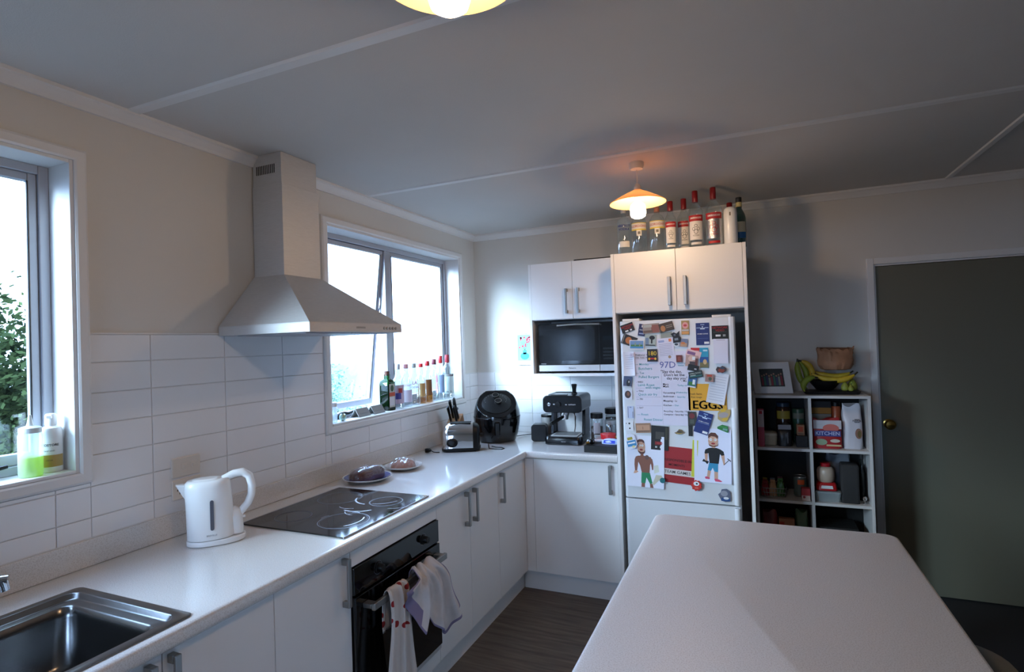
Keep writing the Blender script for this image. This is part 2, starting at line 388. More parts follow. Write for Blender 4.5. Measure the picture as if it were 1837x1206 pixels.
# outside ------------------------------------------------------------
M_grass = mat('pale_paving', (.30, .30, .29), .9, var=.12, vscale=1.5)
obj('ground', box(-60, -.30, -40, 60, -.75, -.65).box(-.30, 40, -40, -6.9, -.75, -.65), M_grass, kind='structure')
def leafmat(name, c1, c2, tr):
    m = bpy.data.materials.new(name); m.use_nodes = True; n = m.node_tree.nodes; l = m.node_tree.links
    n.remove(n['Principled BSDF']); out = n['Material Output']
    g = n.new('ShaderNodeNewGeometry'); cr = n.new('ShaderNodeValToRGB')
    cr.color_ramp.elements[0].color = (*lin(c1), 1); cr.color_ramp.elements[1].color = (*lin(c2), 1)
    l.new(g.outputs['Random Per Island'], cr.inputs[0])
    d_ = n.new('ShaderNodeBsdfDiffuse'); t_ = n.new('ShaderNodeBsdfTranslucent'); l.new(cr.outputs[0], d_.inputs[0]); l.new(cr.outputs[0], t_.inputs[0])
    mx = n.new('ShaderNodeMixShader'); mx.inputs[0].default_value = tr; l.new(d_.outputs[0], mx.inputs[1]); l.new(t_.outputs[0], mx.inputs[2]); l.new(mx.outputs[0], out.inputs[0]); return m
def tree(label, c, rad, n, leaf, mt, rnd):
    root = thing('shrub', label, 'shrub', (c[0], c[1], -.65))
    R_ = random.Random(rnd); vs = []; fs = []
    clumps = [(Vector((R_.gauss(0, 1), R_.gauss(0, 1), R_.gauss(0, 1))).normalized() * (R_.random() ** .4)) for _ in range(70)]
    zc = c[2] + .65
    for i in range(n):
        q = R_.choice(clumps)
        p = Vector((q.x * rad[0] * .8, q.y * rad[1] * .8, zc + q.z * rad[2] * .8)) + Vector((R_.gauss(0, .19) * rad[0], R_.gauss(0, .19) * rad[1], R_.gauss(0, .14) * rad[2]))
        if p.z < .05: continue
        a = Vector((R_.gauss(0, 1), R_.gauss(0, 1), R_.gauss(0, .7))).normalized(); b = a.orthogonal().normalized()
        s = leaf * R_.uniform(.6, 1.3); o = len(vs)
        vs += [p - a * s, p + b * s * .45, p + a * s, p - b * s * .45]; fs.append((o, o + 1, o + 2, o + 3))
    me = bpy.data.meshes.new('foliage'); me.from_pydata([tuple(v) for v in vs], [], fs); me.materials.append(mt)
    o = bpy.data.objects.new('foliage', me); COL.objects.link(o); o.parent = root; o['kind'] = 'stuff'
    mb = MB()
    for k in range(5):
        a = k * 1.3; mb.tube([(0, 0, 0), (.12 * cos(a), .12 * sin(a), .5), (rad[0] * .5 * cos(a), rad[1] * .5 * sin(a), zc + .2)], [.05, .035, .01], 6)
    obj('stem', mb, mat('bark', (.30, .25, .20), .9), root)
    return root
L1 = leafmat('leaf_dark', (.09, .13, .09), (.30, .36, .22), .15)
L2 = leafmat('leaf_hazed', (.35, .48, .42), (.62, .72, .62), .5)  # haze and overexposure put into the leaf colour as paleness
tree('dense dark green shrub close outside the window above the sink', (-3.3, -2.35, .75), (1.0, 1.35, 1.45), 66000, .036, L1, 3)
tree('pale hazy bush seen low through the window beyond the range hood', (-6.6, 5.2, .1), (1.3, 1.05, 1.25), 9000, .045, L2, 5)

# ================================================================== KITCHEN UNITS
CX = .678  # door face plane of the left run
def bar_handle(parent, L=.17, vertical=True, at=(0, 0, 0), out='x'):
    """square bow handle; local: stands out from the door face"""
    t = .0085; p = .032
    mb = MB()
    h = L / 2
    if out == 'x':
        mb.box(at[0] + p - .010, at[0] + p, at[1] - t, at[1] + t, at[2] - h, at[2] + h)
        mb.box(at[0], at[0] + p - .010, at[1] - t, at[1] + t, at[2] + h - .022, at[2] + h).box(at[0], at[0] + p - .010, at[1] - t, at[1] + t, at[2] - h, at[2] - h + .022)
    else:
        mb.box(at[0] - t, at[0] + t, at[1] - p, at[1] - p + .010, at[2] - h, at[2] + h)
        mb.box(at[0] - t, at[0] + t, at[1] - p + .010, at[1], at[2] + h - .022, at[2] + h).box(at[0] - t, at[0] + t, at[1] - p + .010, at[1], at[2] - h, at[2] - h + .022)
    return obj('handle', mb, M_handle, parent, bevel=.002)
ZK, ZD = .131, .851
def base_unit(label, y0, y1, doors):
    r = thing('base_cabinet', label, 'cabinet', (0, (y0 + y1) / 2, 0), 0, 'white base cabinets along the left wall')
    yc = (y0 + y1) / 2; a, b = y0 - yc, y1 - yc
    t = .016
    mb = MB().box(.03, CX - .019, a + .0005, a + t, ZK, .853).box(.03, CX - .019, b - t, b - .0005, ZK, .853).box(.03, CX - .019, a + t, b - t, ZK, ZK + t).box(.03, .045, a + t, b - t, ZK + t, .853)
    obj('body', mb, M_cab, r)
    obj('kickboard', box(CX - .062, CX - .046, a + .0005, b - .0005, 0, ZK - .001), M_cab, r)
    for (d0, d1, hy) in doors:
        do = obj('door', box(CX - .018, CX, d0 - yc + .0012, d1 - yc - .0012, ZK, ZD), M_cab, r, bevel=.0012)
        if hy is not None: bar_handle(do, .172, at=(CX, hy - yc, .756))
    return r
base_unit('white two-door base cabinet under the steel sink', -3.786, -2.736, [(-3.786, -3.437, None), (-3.437, -3.087, -3.125), (-3.087, -2.736, -3.066)])
base_unit('narrow white base cabinet between the sink cupboard and the oven', -2.736, -2.386, [(-2.736, -2.386, -2.424)])
base_unit('white two-door base cabinet just right of the oven', -1.784, -1.112, [(-1.784, -1.459, -1.505), (-1.459, -1.112, -1.418)])
base_unit('white base cabinet in the inner corner of the kitchen', -1.112, -.022, [(-1.112, -.695, -1.074)])
base_unit('white base cabinet at the near end, left of the sink', -4.28, -3.786, [(-4.28, -3.786, -3.83)])
# back run
r = thing('base_cabinet', 'white base cabinet under the coffee machine, beside the fridge', 'cabinet', (.99, 0, 0), 0)
mb = MB().box(-.297, -.281, -.678, -.03, ZK, .853).box(.279, .2955, -.678, -.03, ZK, .853).box(-.281, .279, -.678, -.03, ZK, ZK + .016).box(-.281, .279, -.05, -.035, ZK + .016, .853)
obj('body', mb, M_cab, r)
obj('corner_post', box(-.3105, -.252, -.697, -.680, ZK, ZD), M_cab, r)
do = obj('door', box(-.250, .294, -.698, -.680, ZK, ZD), M_cab, r, bevel=.0012)
bar_handle(do, .172, at=(.250, -.698, .752), out='y')
obj('kickboard', box(-.3535, .2955, -.652, -.636, 0, ZK - .001), M_cab, r)

# worktop
def nosing(mb, path, z0, z1, closed=False, rr_=.012):
    """sweep a rounded front edge along path (list of (x,y)), outside is to the right of travel"""
    n = len(path); prof = [(-.012, z1)]
    for k in range(5): a = RAD(90 - 22.5 * k); prof.append((-rr_ + rr_ * cos(a), z1 - rr_ + rr_ * sin(a)))
    for k in range(5): a = RAD(-22.5 * k); prof.append((-rr_ + rr_ * cos(a), z0 + rr_ + rr_ * sin(a)))
    prof.append((-.012, z0))
    rs = []
    for i in range(n):
        p = Vector(path[i]).to_2d()
        dirs = []
        if closed or i > 0: dirs.append((p - Vector(path[i - 1]).to_2d()).normalized())
        if closed or i < n - 1: dirs.append((Vector(path[(i + 1) % n]).to_2d() - p).normalized())
        nn = [Vector((q.y, -q.x)) for q in dirs]; a = nn[0] + nn[-1]; a = a.normalized(); sc = 1 / max(a.dot(nn[0]), .3)
        rs.append([(p.x + a.x * d_ * sc, p.y + a.y * d_ * sc, z) for d_, z in prof])
    if closed: rs.append(rs[0])
    mb.rings(rs, 0, not closed, not closed, close=False)
wt = thing('worktop', 'pale speckled L-shaped laminate worktop running under both windows', 'worktop', (0, 0, 0))
SK = (.185, .650, -3.74, -3.012)  # sink hole x0,x1,y0,y1
mb = MB(); z0, z1 = .855, .900; E = .012
xs = [.002, SK[0], SK[1], .698 - E]; ys = [-4.29, SK[2], SK[3], -.718 + E, -.002]
for i in range(3):
    for j in range(4):
        if i == 1 and j == 1: continue
        mb.box(xs[i], xs[i + 1], ys[j], ys[j + 1], z0, z1)
mb.box(.698 - E, 1.287, -.718 + E, -.010, z0, z1)
nosing(mb, [(.698, -4.29), (.698, -.718), (1.287, -.718)], z0, z1)
obj('top', mb, M_bench, wt, smooth=True, angle=50)
obj('upstand', box(.0005, .016, -4.29, -.0105, .9005, .990), M_bench, wt, bevel=.003)
obj('trim_9', box(.0, .010, -4.28, -.01, .9902, .9925), M_trim, kind='structure')

# sink
s = thing('sink', 'stainless steel sink bowl set into the worktop by the front window', 'sink', (0, 0, 0))
sx0, sx1, sy0, sy1 = .165, .668, -3.76, -2.990
def sr(t, z, rad): return [(p[0], p[1], z) for p in rrect(sx0 + t, sx1 - t, sy0 + t, sy1 - t, rad, 6)]
mb = MB(); mb.rings([sr(0, .9012, .02), sr(.0, .9030, .02), sr(.004, .9045, .02), sr(.026, .9050, .03), sr(.030, .903, .03), sr(.034, .892, .03), sr(.040, .889, .03), sr(.060, .888, .03), sr(.066, .884, .03), sr(.070, .86, .035), sr(.078, .735, .04), sr(.092, .721, .04), sr(.14, .717, .04)], 0, False, True)
obj('bowl', mb, M_sink, s, smooth=True, angle=60)
obj('drain', MB().lathe([(.045, .7172), (.043, .720), (.030, .7215), (.028, .7205), (.004, .7205)], (.42, -3.4, 0), 24), M_chrome, s, smooth=True)
# tap
t_ = thing('tap', 'chrome mixer tap reaching over the sink from the wall side', 'tap', (.085, -3.40, .9))
obj('body', MB().lathe([(.027, .001), (.027, .012), (.021, .016), (.021, .13), (.018, .145), (.004, .15)], (0, 0, 0), 20), M_chrome, t_, smooth=True)
obj('spout', MB().tube([(0, 0, .075), (.03, .045, .105), (.07, .105, .116), (.118, .175, .117), (.141, .208, .114)], .0115, 12), M_chrome, t_, smooth=True)
obj('aerator', MB().tube([(.134, .199, .112), (.137, .203, .086)], .012, 12), M_chrome, t_, smooth=True)
obj('lever', MB().tube([(0, 0, .15), (0, -.01, .165), (.02, -.06, .19)], [.016, .010, .006], 10), M_chrome, t_, smooth=True)

# hob
hb = thing('hob', 'black glass ceramic hob with four ring zones, set in the worktop', 'hob', (.40, -2.106, .9))
obj('glass', box(-.257, .257, -.290, .290, .0005, .0055), M_blackgloss, hb, bevel=.0015)
obj('edge_trim', box(.2575, .2605, -.290, .290, .0005, .0065), M_alu, hb)
obj('edge_trim', box(-.2605, -.2575, -.29, .29, .0005, .0065), M_alu, hb)
M_ring = mat('ring_print', (.36, .38, .43), .35)
def ring(mb, cx, cy, r, w_, z):
    n = 48; mb.rings([[(cx + q * cos(2 * pi * i / n), cy + q * sin(2 * pi * i / n), z) for i in range(n)] for q in (r - w_, r + w_)], 0, False, False)
for (x, y, r_) in ((-.12, .135, .100), (.125, .150, .073), (.125, -.130, .100), (-.12, -.15, .073)):
    mb = MB(); ring(mb, x, y, r_, .0018, .0058); ring(mb, x, y, r_ * .93, .0006, .0058); obj('heating_zone', mb, M_ring, hb)
M_streak = glassy('bluish_streak', (.8, .85, 1), .10, .35, body=.16, bodycol=(.5, .55, .75))  # thin translucent bluish arcs laid on the hob glass
mb = MB()
R_ = random.Random(4)
for k in range(9):
    cx, cy = R_.uniform(.0, .2), R_.uniform(-.16, .22); a0 = R_.uniform(0, 6); rr_ = R_.uniform(.02, .11); n = 9
    mb.rings([[(cx + q * cos(a0 + i * .16), cy + q * sin(a0 + i * .16), .0060 + .00005 * k) for i in range(n)] for q in (rr_, rr_ + R_.uniform(.002, .008))], 0, False, False, close=False)
obj('streak', mb, M_streak, hb)

# oven
ov = thing('oven', 'black built-in electric oven below the hob with two tea towels on its rail', 'oven', (0, -2.085, 0))
obj('filler_panel', box(CX - .018, CX, -.2995, .2995, .792, ZD), M_cab, ov, bevel=.001)
obj('lower_panel', box(CX - .018, CX, -.2995, .2995, ZK, .196), M_cab, ov, bevel=.001)
obj('carcass', box(.03, CX - .02, -.297, .297, ZK + .002, .85), M_dark, ov)
obj('kickboard', box(CX - .062, CX - .046, -.2995, .2995, 0, ZK - .001), M_cab, ov)
obj('control_panel', box(CX - .018, CX + .012, -.2965, .2965, .690, .788), M_blackgloss, ov, bevel=.002)
dr = obj('oven_door', box(CX - .018, CX + .016, -.2965, .2965, .222, .683), M_blackgloss, ov, bevel=.003)
obj('steel_strip', box(CX - .018, CX + .010, -.2965, .2965, .199, .219), M_steel, ov, bevel=.002)
for y in (-.155, .165):
    obj('knob', MB().lathe([(.021, 0), (.021, .004), (.016, .006), (.015, .024), (.013, .027), (.003, .027)], (CX + .012, y, .742), 20, 0, 'x').box(CX + .038, CX + .0395, y - .001, y + .001, .744, .755), M_blackpl, ov, smooth=True)
    mb = MB(); n = 32
    mb.rings([[(CX + .0125, y + q * cos(2 * pi * i / n), .742 + q * sin(2 * pi * i / n)) for i in range(n)] for q in (.0245, .0258)], 0, False, False); obj('knob_ring', mb, M_ring, ov)
HX = .742
mb = MB().box(HX - .008, HX + .008, -.258, .268, .628, .654).box(CX + .016, HX - .008, -.258, -.226, .632, .650).box(CX + .016, HX - .008, .236, .268, .632, .650)
obj('handle', mb, M_handle, dr, bevel=.003)
obj('inner_window', box(CX + .0162, CX + .0165, -.22, .22, .28, .58), mat('tinted_glass', (.012, .012, .014), .05), dr)

# towels
def cloth(name, label, spec, mats, groupname, border=0):
    """spec: rows of (z, yL, yR, x, foldamp); back rows first over the rail"""
    nu = 44; rs = []
    nr = len(spec)
    vs = []; fs = []; ms = []
    for k, (z, yl, yr, x, amp, tilt) in enumerate(spec):
        for i in range(nu + 1):
            u = i / nu; y = yl + (yr - yl) * u
            ph = u * 15 + .9 * sin(u * 7 + k * .15)
            vs.append((x + amp * sin(ph) + amp * .5 * sin(ph * 2.3 + 1 + k * .2), y, z + tilt * (u - .5) * 2 + (-abs(tilt) * .0)))
    for k in range(nr - 1):
        for i in range(nu):
            a = k * (nu + 1) + i; fs.append((a, a + 1, a + nu + 2, a + nu + 1))
            e = border and (k >= nr - 1 - border or i < border or i >= nu - border)
            ms.append(1 if e else 0)
    mb = MB(); mb.add(vs, fs); mb.m = ms
    o = obj(name, mb, mats, label=label, cat='towel', group=groupname, smooth='all', fixn=False)
    so = o.modifiers.new('thick', 'SOLIDIFY'); so.thickness = .0035; so.offset = 1
    ss = o.modifiers.new('sub', 'SUBSURF'); ss.levels = 1; ss.render_levels = 1
    return o
M_tow = mat('tea_towel', (.80, .77, .76), .9, bump=.5, bscale=700, var=.06, vscale=25)
M_tpur = mat('towel_border', (.50, .46, .58), .9, bump=.5, bscale=700)
def red_print_mat():
    m = bpy.data.materials.new('red_printed_towel'); m.use_nodes = True; n = m.node_tree.nodes; l = m.node_tree.links; b = n['Principled BSDF']
    b.inputs['Roughness'].default_value = .9
    tc = n.new('ShaderNodeTexCoord'); v = n.new('ShaderNodeTexVoronoi'); v.inputs['Scale'].default_value = 26; l.new(tc.outputs['Object'], v.inputs['Vector'])
    sp = n.new('ShaderNodeSeparateXYZ'); l.new(tc.outputs['Object'], sp.inputs[0])
    lt = n.new('ShaderNodeMath'); lt.operation = 'LESS_THAN'; lt.inputs[1].default_value = .32; l.new(v.outputs['Distance'], lt.inputs[0])
    gt = n.new('ShaderNodeMath'); gt.operation = 'GREATER_THAN'; gt.inputs[1].default_value = .50; l.new(sp.outputs['Z'], gt.inputs[0])
    mu = n.new('ShaderNodeMath'); mu.operation = 'MULTIPLY'; l.new(lt.outputs[0], mu.inputs[0]); l.new(gt.outputs[0], mu.inputs[1])
    mx = n.new('ShaderNodeMix'); mx.data_type = 'RGBA'; mx.inputs[6].default_value = (*lin((.80, .77, .75)), 1); mx.inputs[7].default_value = (*lin((.55, .12, .13)), 1)
    l.new(mu.outputs[0], mx.inputs[0]); l.new(mx.outputs[2], b.inputs['Base Color']); return m
G_t = 'tea towels on the oven rail'
# towel 2 first (behind, long)
cloth('tea_towel', 'long white tea towel with red print at its top, hanging left on the oven rail',
      [(.50, -2.27, -2.16, .722, .004, 0), (.60, -2.27, -2.15, .720, .004, 0), (.655, -2.26, -2.15, .722, .003, 0), (.672, -2.26, -2.15, .736, .003, 0), (.668, -2.265, -2.15, .756, .004, 0), (.64, -2.27, -2.14, .765, .006, .01),
       (.56, -2.265, -2.14, .768, .007, .01), (.45, -2.29, -2.14, .768, .008, .01), (.33, -2.31, -2.12, .768, .009, .0), (.22, -2.33, -2.10, .768, .010, 0), (.17, -2.335, -2.09, .768, .010, 0)],
      [red_print_mat(), M_tpur], G_t)
def point_cloth():
    # bunched towel: two hanging lobes with pointed corners, a crumpled top over the rail
    nu = 56; rows = 26; vs = []; fs = []; ms = []
    def bot(u):   # lower outline z as function of u
        pts = [(0, .66), (.14, .56), (.30, .435), (.42, .50), (.50, .43), (.72, .335), (.80, .36), (1, .40)]
        for (a, za), (b, zb) in zip(pts, pts[1:]):
            if a <= u <= b: return za + (zb - za) * (u - a) / (b - a)
        return .5
    for k in range(rows + 1):
        v = k / rows
        for i in range(nu + 1):
            u = i / nu
            spread = .30 + .70 * min(1, max(0, (v - .22) / .78)) ** .75
            yc = -2.035; y = yc + (u - .45) * .46 * spread + .01 * sin(v * 9 + u * 5)
            ph = u * 21
            if v < .14: x = .712 + .01 * (v / .14); z = .52 + (v / .14) * .13
            elif v < .24: a = (v - .14) / .10 * pi; x = .744 - .024 * cos(a); z = .655 + .034 * sin(a) + .010 * sin(ph * .7)
            else:
                w_ = (v - .24) / .76; x = .786 + .012 * sin(ph + v * 2) * (.5 + w_) + .006 * sin(ph * 2.1) + .014 * min(1, w_ * 4)
                z = .660 + (bot(u) - .660) * w_
            vs.append((x, y, z))
    for k in range(rows):
        for i in range(nu):
            a = k * (nu + 1) + i; fs.append((a, a + 1, a + nu + 2, a + nu + 1))
            ms.append(1 if (k >= rows - 1 or i < 1 or i >= nu - 1 or (k > rows - 7 and i < 14 and k > rows - 9 + i * .2)) else 0)
    mb = MB(); mb.add(vs, fs); mb.m = ms
    o = obj('tea_towel', mb, [M_tow, M_tpur], label='white tea towel with a purple hem, bunched over the middle of the oven rail', cat='towel', group=G_t, smooth='all', fixn=False)
    so = o.modifiers.new('thick', 'SOLIDIFY'); so.thickness = .003; so.offset = 1
    ss = o.modifiers.new('sub', 'SUBSURF'); ss.levels = 1; ss.render_levels = 1
point_cloth()

# range hood
rh = thing('range_hood', 'stainless steel pyramid range hood with chimney on the tiled wall', 'range hood', (0, -2.066, 0))
hy0, hy1 = -.302, .302
def hr(x1, a, b, z): return [(.0085, a, z), (x1, a, z), (x1, b, z), (.0085, b, z)]
obj('canopy', MB().rings([hr(.5, hy0, hy1, 1.702), hr(.5, hy0, hy1, 1.7035), hr(.187, -.115, .115, 1.928)]), M_steel, rh)
obj('rim', box(.0085, .502, hy0 - .001, hy1 + .001, 1.664, 1.7018), M_steel, rh, bevel=.0015)
mb = MB()
for k in range(2): mb.box(.08, .45, -.27 + k * .275, -.005 + k * .275, 1.660, 1.6635)
obj('grease_filter', mb, M_alu, rh)
obj('chimney_lower', box(.0085, .185, -.112, .112, 1.926, 2.335), M_steel, rh, bevel=.0015)
ch = obj('chimney_upper', box(.0085, .178, -.107, .107, 2.335, H - .001), M_steel, rh, bevel=.001)
mb = MB()
for k in range(11): mb.box(.030 + k * .0105, .035 + k * .0105, -.1078, -.1072, 2.385, 2.425)
obj('vent_slot', mb, M_dark, ch)
mb = MB()
for k in range(5): mb.lathe([(.007, 0), (.007, .003), (.002, .0035)], (.502, .165 + k * .022, 1.683), 10, 0, 'x')
obj('button', mb, M_handle, rh)
obj('badge', box(.5022, .5027, -.03, .03, 1.680, 1.688), M_handle, rh)

# power outlets
for (z, lab, swy) in ((1.158, 'upper cream switch plate on the tiles behind the kettle', 0), (1.074, 'lower cream power socket plate half hidden by the kettle', 1)):
    p = thing('power_outlet', lab, 'power outlet', (.0075, -2.531, z), 0, 'wall plates behind the kettle')
    obj('plate', box(0, .008, -.059, .059, -.038, .038), M_cream, p, bevel=.003)
    if not swy:
        for y in (-.008, .030):
            rk = obj('rocker_surround', box(.0081, .0095, y - .012, y + .012, -.010, .012), M_cream, p, bevel=.001)
            obj('rocker', box(.0096, .0125, y - .006, y + .006, -.005, .007), M_cream, rk, bevel=.001)
    else:
        for y in (-.030, .030):
            mb = MB().box(.0081, .0084, y - .010, y - .007, -.006, .002).box(.0081, .0084, y + .005, y + .008, -.006, .002).box(.0081, .0084, y - .0015, y + .0015, -.018, -.010)
            obj('socket_slots', mb, M_dark, p)
            obj('rocker', box(.0081, .0115, y - .018, y - .010, .014, .024), M_cream, p, bevel=.001)

# ------------------------------------------------------------------ tall fridge housing, upper cabinets
tc_ = thing('fridge_housing', 'white tall cabinet surround holding cupboards above the fridge', 'cabinet', (1.29, 0, 0))
TX0, TX1 = 0, .748
obj('side_panel', box(TX0, TX0 + .018, -.722, -.010, .0, 2.108), M_cab, tc_, bevel=.001)
obj('side_panel', box(TX1 - .018, TX1, -.722, -.003, .0, 2.108), M_cab, tc_, bevel=.001)
obj('cupboard_box', MB().box(.018, TX1 - .018, -.700, -.003, 2.090, 2.107).box(.018, TX1 - .018, -.700, -.003, 1.750, 1.768).box(.018, TX1 - .018, -.02, -.003, 1.768, 2.09), M_cab, tc_)
for (a, b, hx) in ((.0195, .3735, .337), (.376, TX1 - .0195, .424)):
    do = obj('door', box(a, b, -.721, -.702, 1.754, 2.1075), M_cab, tc_, bevel=.0012)
    bar_handle(do, .165, at=(hx, -.721, 1.865), out='y')
uc = thing('wall_cabinet', 'white two-door wall cabinet with an open microwave niche, left of the fridge cupboards', 'cabinet', (.637, 0, 0))
UF = -.420
obj('carcass', MB().box(0, .018, UF, -.010, 1.360, 2.137).box(.633, .6505, UF, -.010, 1.360, 2.137).box(.018, .633, UF, -.010, 1.360, 1.378).box(.018, .633, UF + .02, -.010, 1.745, 1.762)
    .box(.018, .633, UF + .02, -.010, 2.119, 2.137).box(.018, .633, -.02, -.010, 1.378, 2.119), M_cab, uc)
for (a, b, hx) in ((.0195, .315, .275), (.3175, .632, .358)):
    do = obj('door', box(a, b, UF - .001, UF + .018, 1.749, 2.136), M_cab, uc, bevel=.0012)
    bar_handle(do, .168, at=(hx, UF - .001, 1.868), out='y')
tr = thing('oven_tray', 'black tray lying on top of the wall cabinet', 'tray', (.99, -.20, 2.1375), RAD(3))
mb = MB(); mb.rr(-.05, .22, -.16, .12, [0, .004, .011], .02, insets=[.012, .008, 0]); obj('pan', mb, M_blacksatin, tr)
obj('rim', MB().tube([(x, y, .0125) for x, y in rrect(-.05, .22, -.16, .12, .02, 3)] + [(.22, .1, .0125)], .003, 6), M_blacksatin, tr)

# microwave
mw = thing('microwave', 'black microwave with a steel lower strip in the wall cabinet niche', 'microwave', (.96, -.24, 1.3785))
obj('case', box(-.270, .270, -.145, .19, .010, .340), M_blackpl, mw, bevel=.004)
fr = obj('front_glass', box(-.270, .270, -.160, -.1455, .058, .340), M_blackgloss, mw, bevel=.003)
obj('steel_strip', box(-.270, .160, -.162, -.1455, .014, .056), M_steel, mw, bevel=.002)
obj('steel_strip', box(.163, .270, -.162, -.1455, .014, .056), M_steel, mw, bevel=.002)
obj('handle', MB().tube([(-.13, -.160, .322), (-.125, -.180, .326), (.0, -.186, .330), (.17, -.182, .326), (.175, -.160, .322)], .006, 8), M_handle, fr, smooth=True)
obj('door_seam', box(.160, .1625, -.1607, -.160, .06, .338), M_dark, fr)
M_lt = flat((.75, .75, .76))
obj('lettering', MB().text('Panasonic', lambda u, v: (-.03 + u, -.1624, .035 + v), .013, bold=.01), M_dark, mw)
obj('lettering', MB().text('Inverter', lambda u, v: (-.235 + u, -.1603, .066 + v), .011, bold=.01), M_lt, fr)
obj('window_mesh', box(-.235, .13, -.1602, -.1600, .085, .295), mat('microwave_window', (.02, .02, .022), .15), fr)
for x in (-.22, .22): obj('foot', MB().lathe([(.014, 0), (.012, .011)], (x, -.1, 0), 10).lathe([(.014, 0), (.012, .011)], (x, .14, 0), 10), M_blackpl, mw)
for k in range(4): obj('button', box(.185, .25, -.1612, -.160, .09 + k * .022, .102 + k * .022), M_blackpl, fr)
obj('display', box(.185, .25, -.1606, -.160, .215, .245), mat('display', (.05, .08, .10), .1), fr)

# poster on the back wall
ps = thing('wall_picture', 'small white picture of red flowers in a teal pot on the back wall', 'picture', (.428, -.0005, 1.547))
obj('canvas', box(-.066, .066, -.016, 0, -.124, .126), M_whitem, ps, bevel=.001)
mb = MB(); f2 = lambda x, z, y=-.0165: (x, y, z)
def disc(mb, cx, cz, rx, rz, m_, y=-.0164, n=16, a0=0):
    mb.add([(cx + rx * cos(2 * pi * i / n) * cos(a0) - rz * sin(2 * pi * i / n) * sin(a0), y, cz + rx * cos(2 * pi * i / n) * sin(a0) + rz * sin(2 * pi * i / n) * cos(a0)) for i in range(n)], [tuple(range(n))], m_)
mb.add([(-.060, -.0162, -.09), (.060, -.0162, -.09), (.058, -.0162, .11), (-.058, -.0162, .11)], [(0, 1, 2, 3)], 0)
disc(mb, 0, -.055, .036, .028, 1); mb.add([(-.012, -.0164, -.04), (.012, -.0164, -.04), (.018, -.0164, -.01), (-.018, -.0164, -.01)], [(0, 1, 2, 3)], 1)
R_ = random.Random(2)
for k in range(16): disc(mb, R_.uniform(-.045, .045), R_.uniform(.01, .095), R_.uniform(.006, .011), R_.uniform(.005, .009), 2, -.0166, 8, R_.random() * 3)
for k in range(6): x = -.03 + .012 * k; mb.add([(0, -.0163, -.02), (.002, -.0163, -.02), (x + .001, -.0163, .06), (x - .001, -.0163, .06)], [(0, 1, 2, 3)], 3)
mb.text('FLOWER MARKET', lambda u, v: (u, -.0166, -.105 + v), .012, 2); mb.text('LA FLORA', lambda u, v: (u, -.0166, .117 + v), .012, 3)
obj('flower_print', mb, [flat((.55, .74, .76)), flat((.20, .58, .60)), flat((.82, .18, .28)), flat((.25, .45, .30))], ps, fixn=False)

# ------------------------------------------------------------------ fridge
fg = thing('fridge', 'white upright fridge freezer covered in papers and magnets', 'fridge', (1.650, 0, 0))
FF = -.742
obj('cabinet_shell', box(-.300, .300, -.680, -.06, .03, 1.688), M_fridge, fg, bevel=.006)
def fdoor(z0, z1):
    mb = MB(); prof = [(-.315, -.684), (-.315, -.728), (-.309, -.738), (-.298, FF), (.285, FF), (.296, FF - .004), (.312, FF - .004), (.318, -.735), (.318, -.684)]
    mb.rings([[(x, y, z) for x, y in prof] for z in (z0, z1)]); o = obj('fridge_door', mb, M_fridge, fg, bevel=.002); return o
fd = fdoor(.668, 1.702); fz = fdoor(.06, .660)
def grip(z0, z1, par, up):
    n = 14; rs = []
    for k in range(n + 1):
        t = k / n; z = z0 + (z1 - z0) * t; e = min(1, (1 - t if up else t) * 3.2) ** .5
        w_ = .004 + .016 * e
        rs.append([(.300 + .017 * cos(a), FF - .004 - w_ * max(0, sin(a)) * 1.0, z) for a in [pi * q / 8 for q in range(9)]])
    obj('handle', MB().rings(rs), M_fridge, par, smooth=True)
grip(.672, 1.20, fd, True); grip(.30, .656, fz, False)
for a in (-.30, .20): obj('hinge_cover', box(a, a + .10, -.73, -.62, 1.7025, 1.716), M_whitem, fg, bevel=.003)
obj('plinth', box(-.29, .29, -.70, -.1, 0, .03), M_dark, fg)

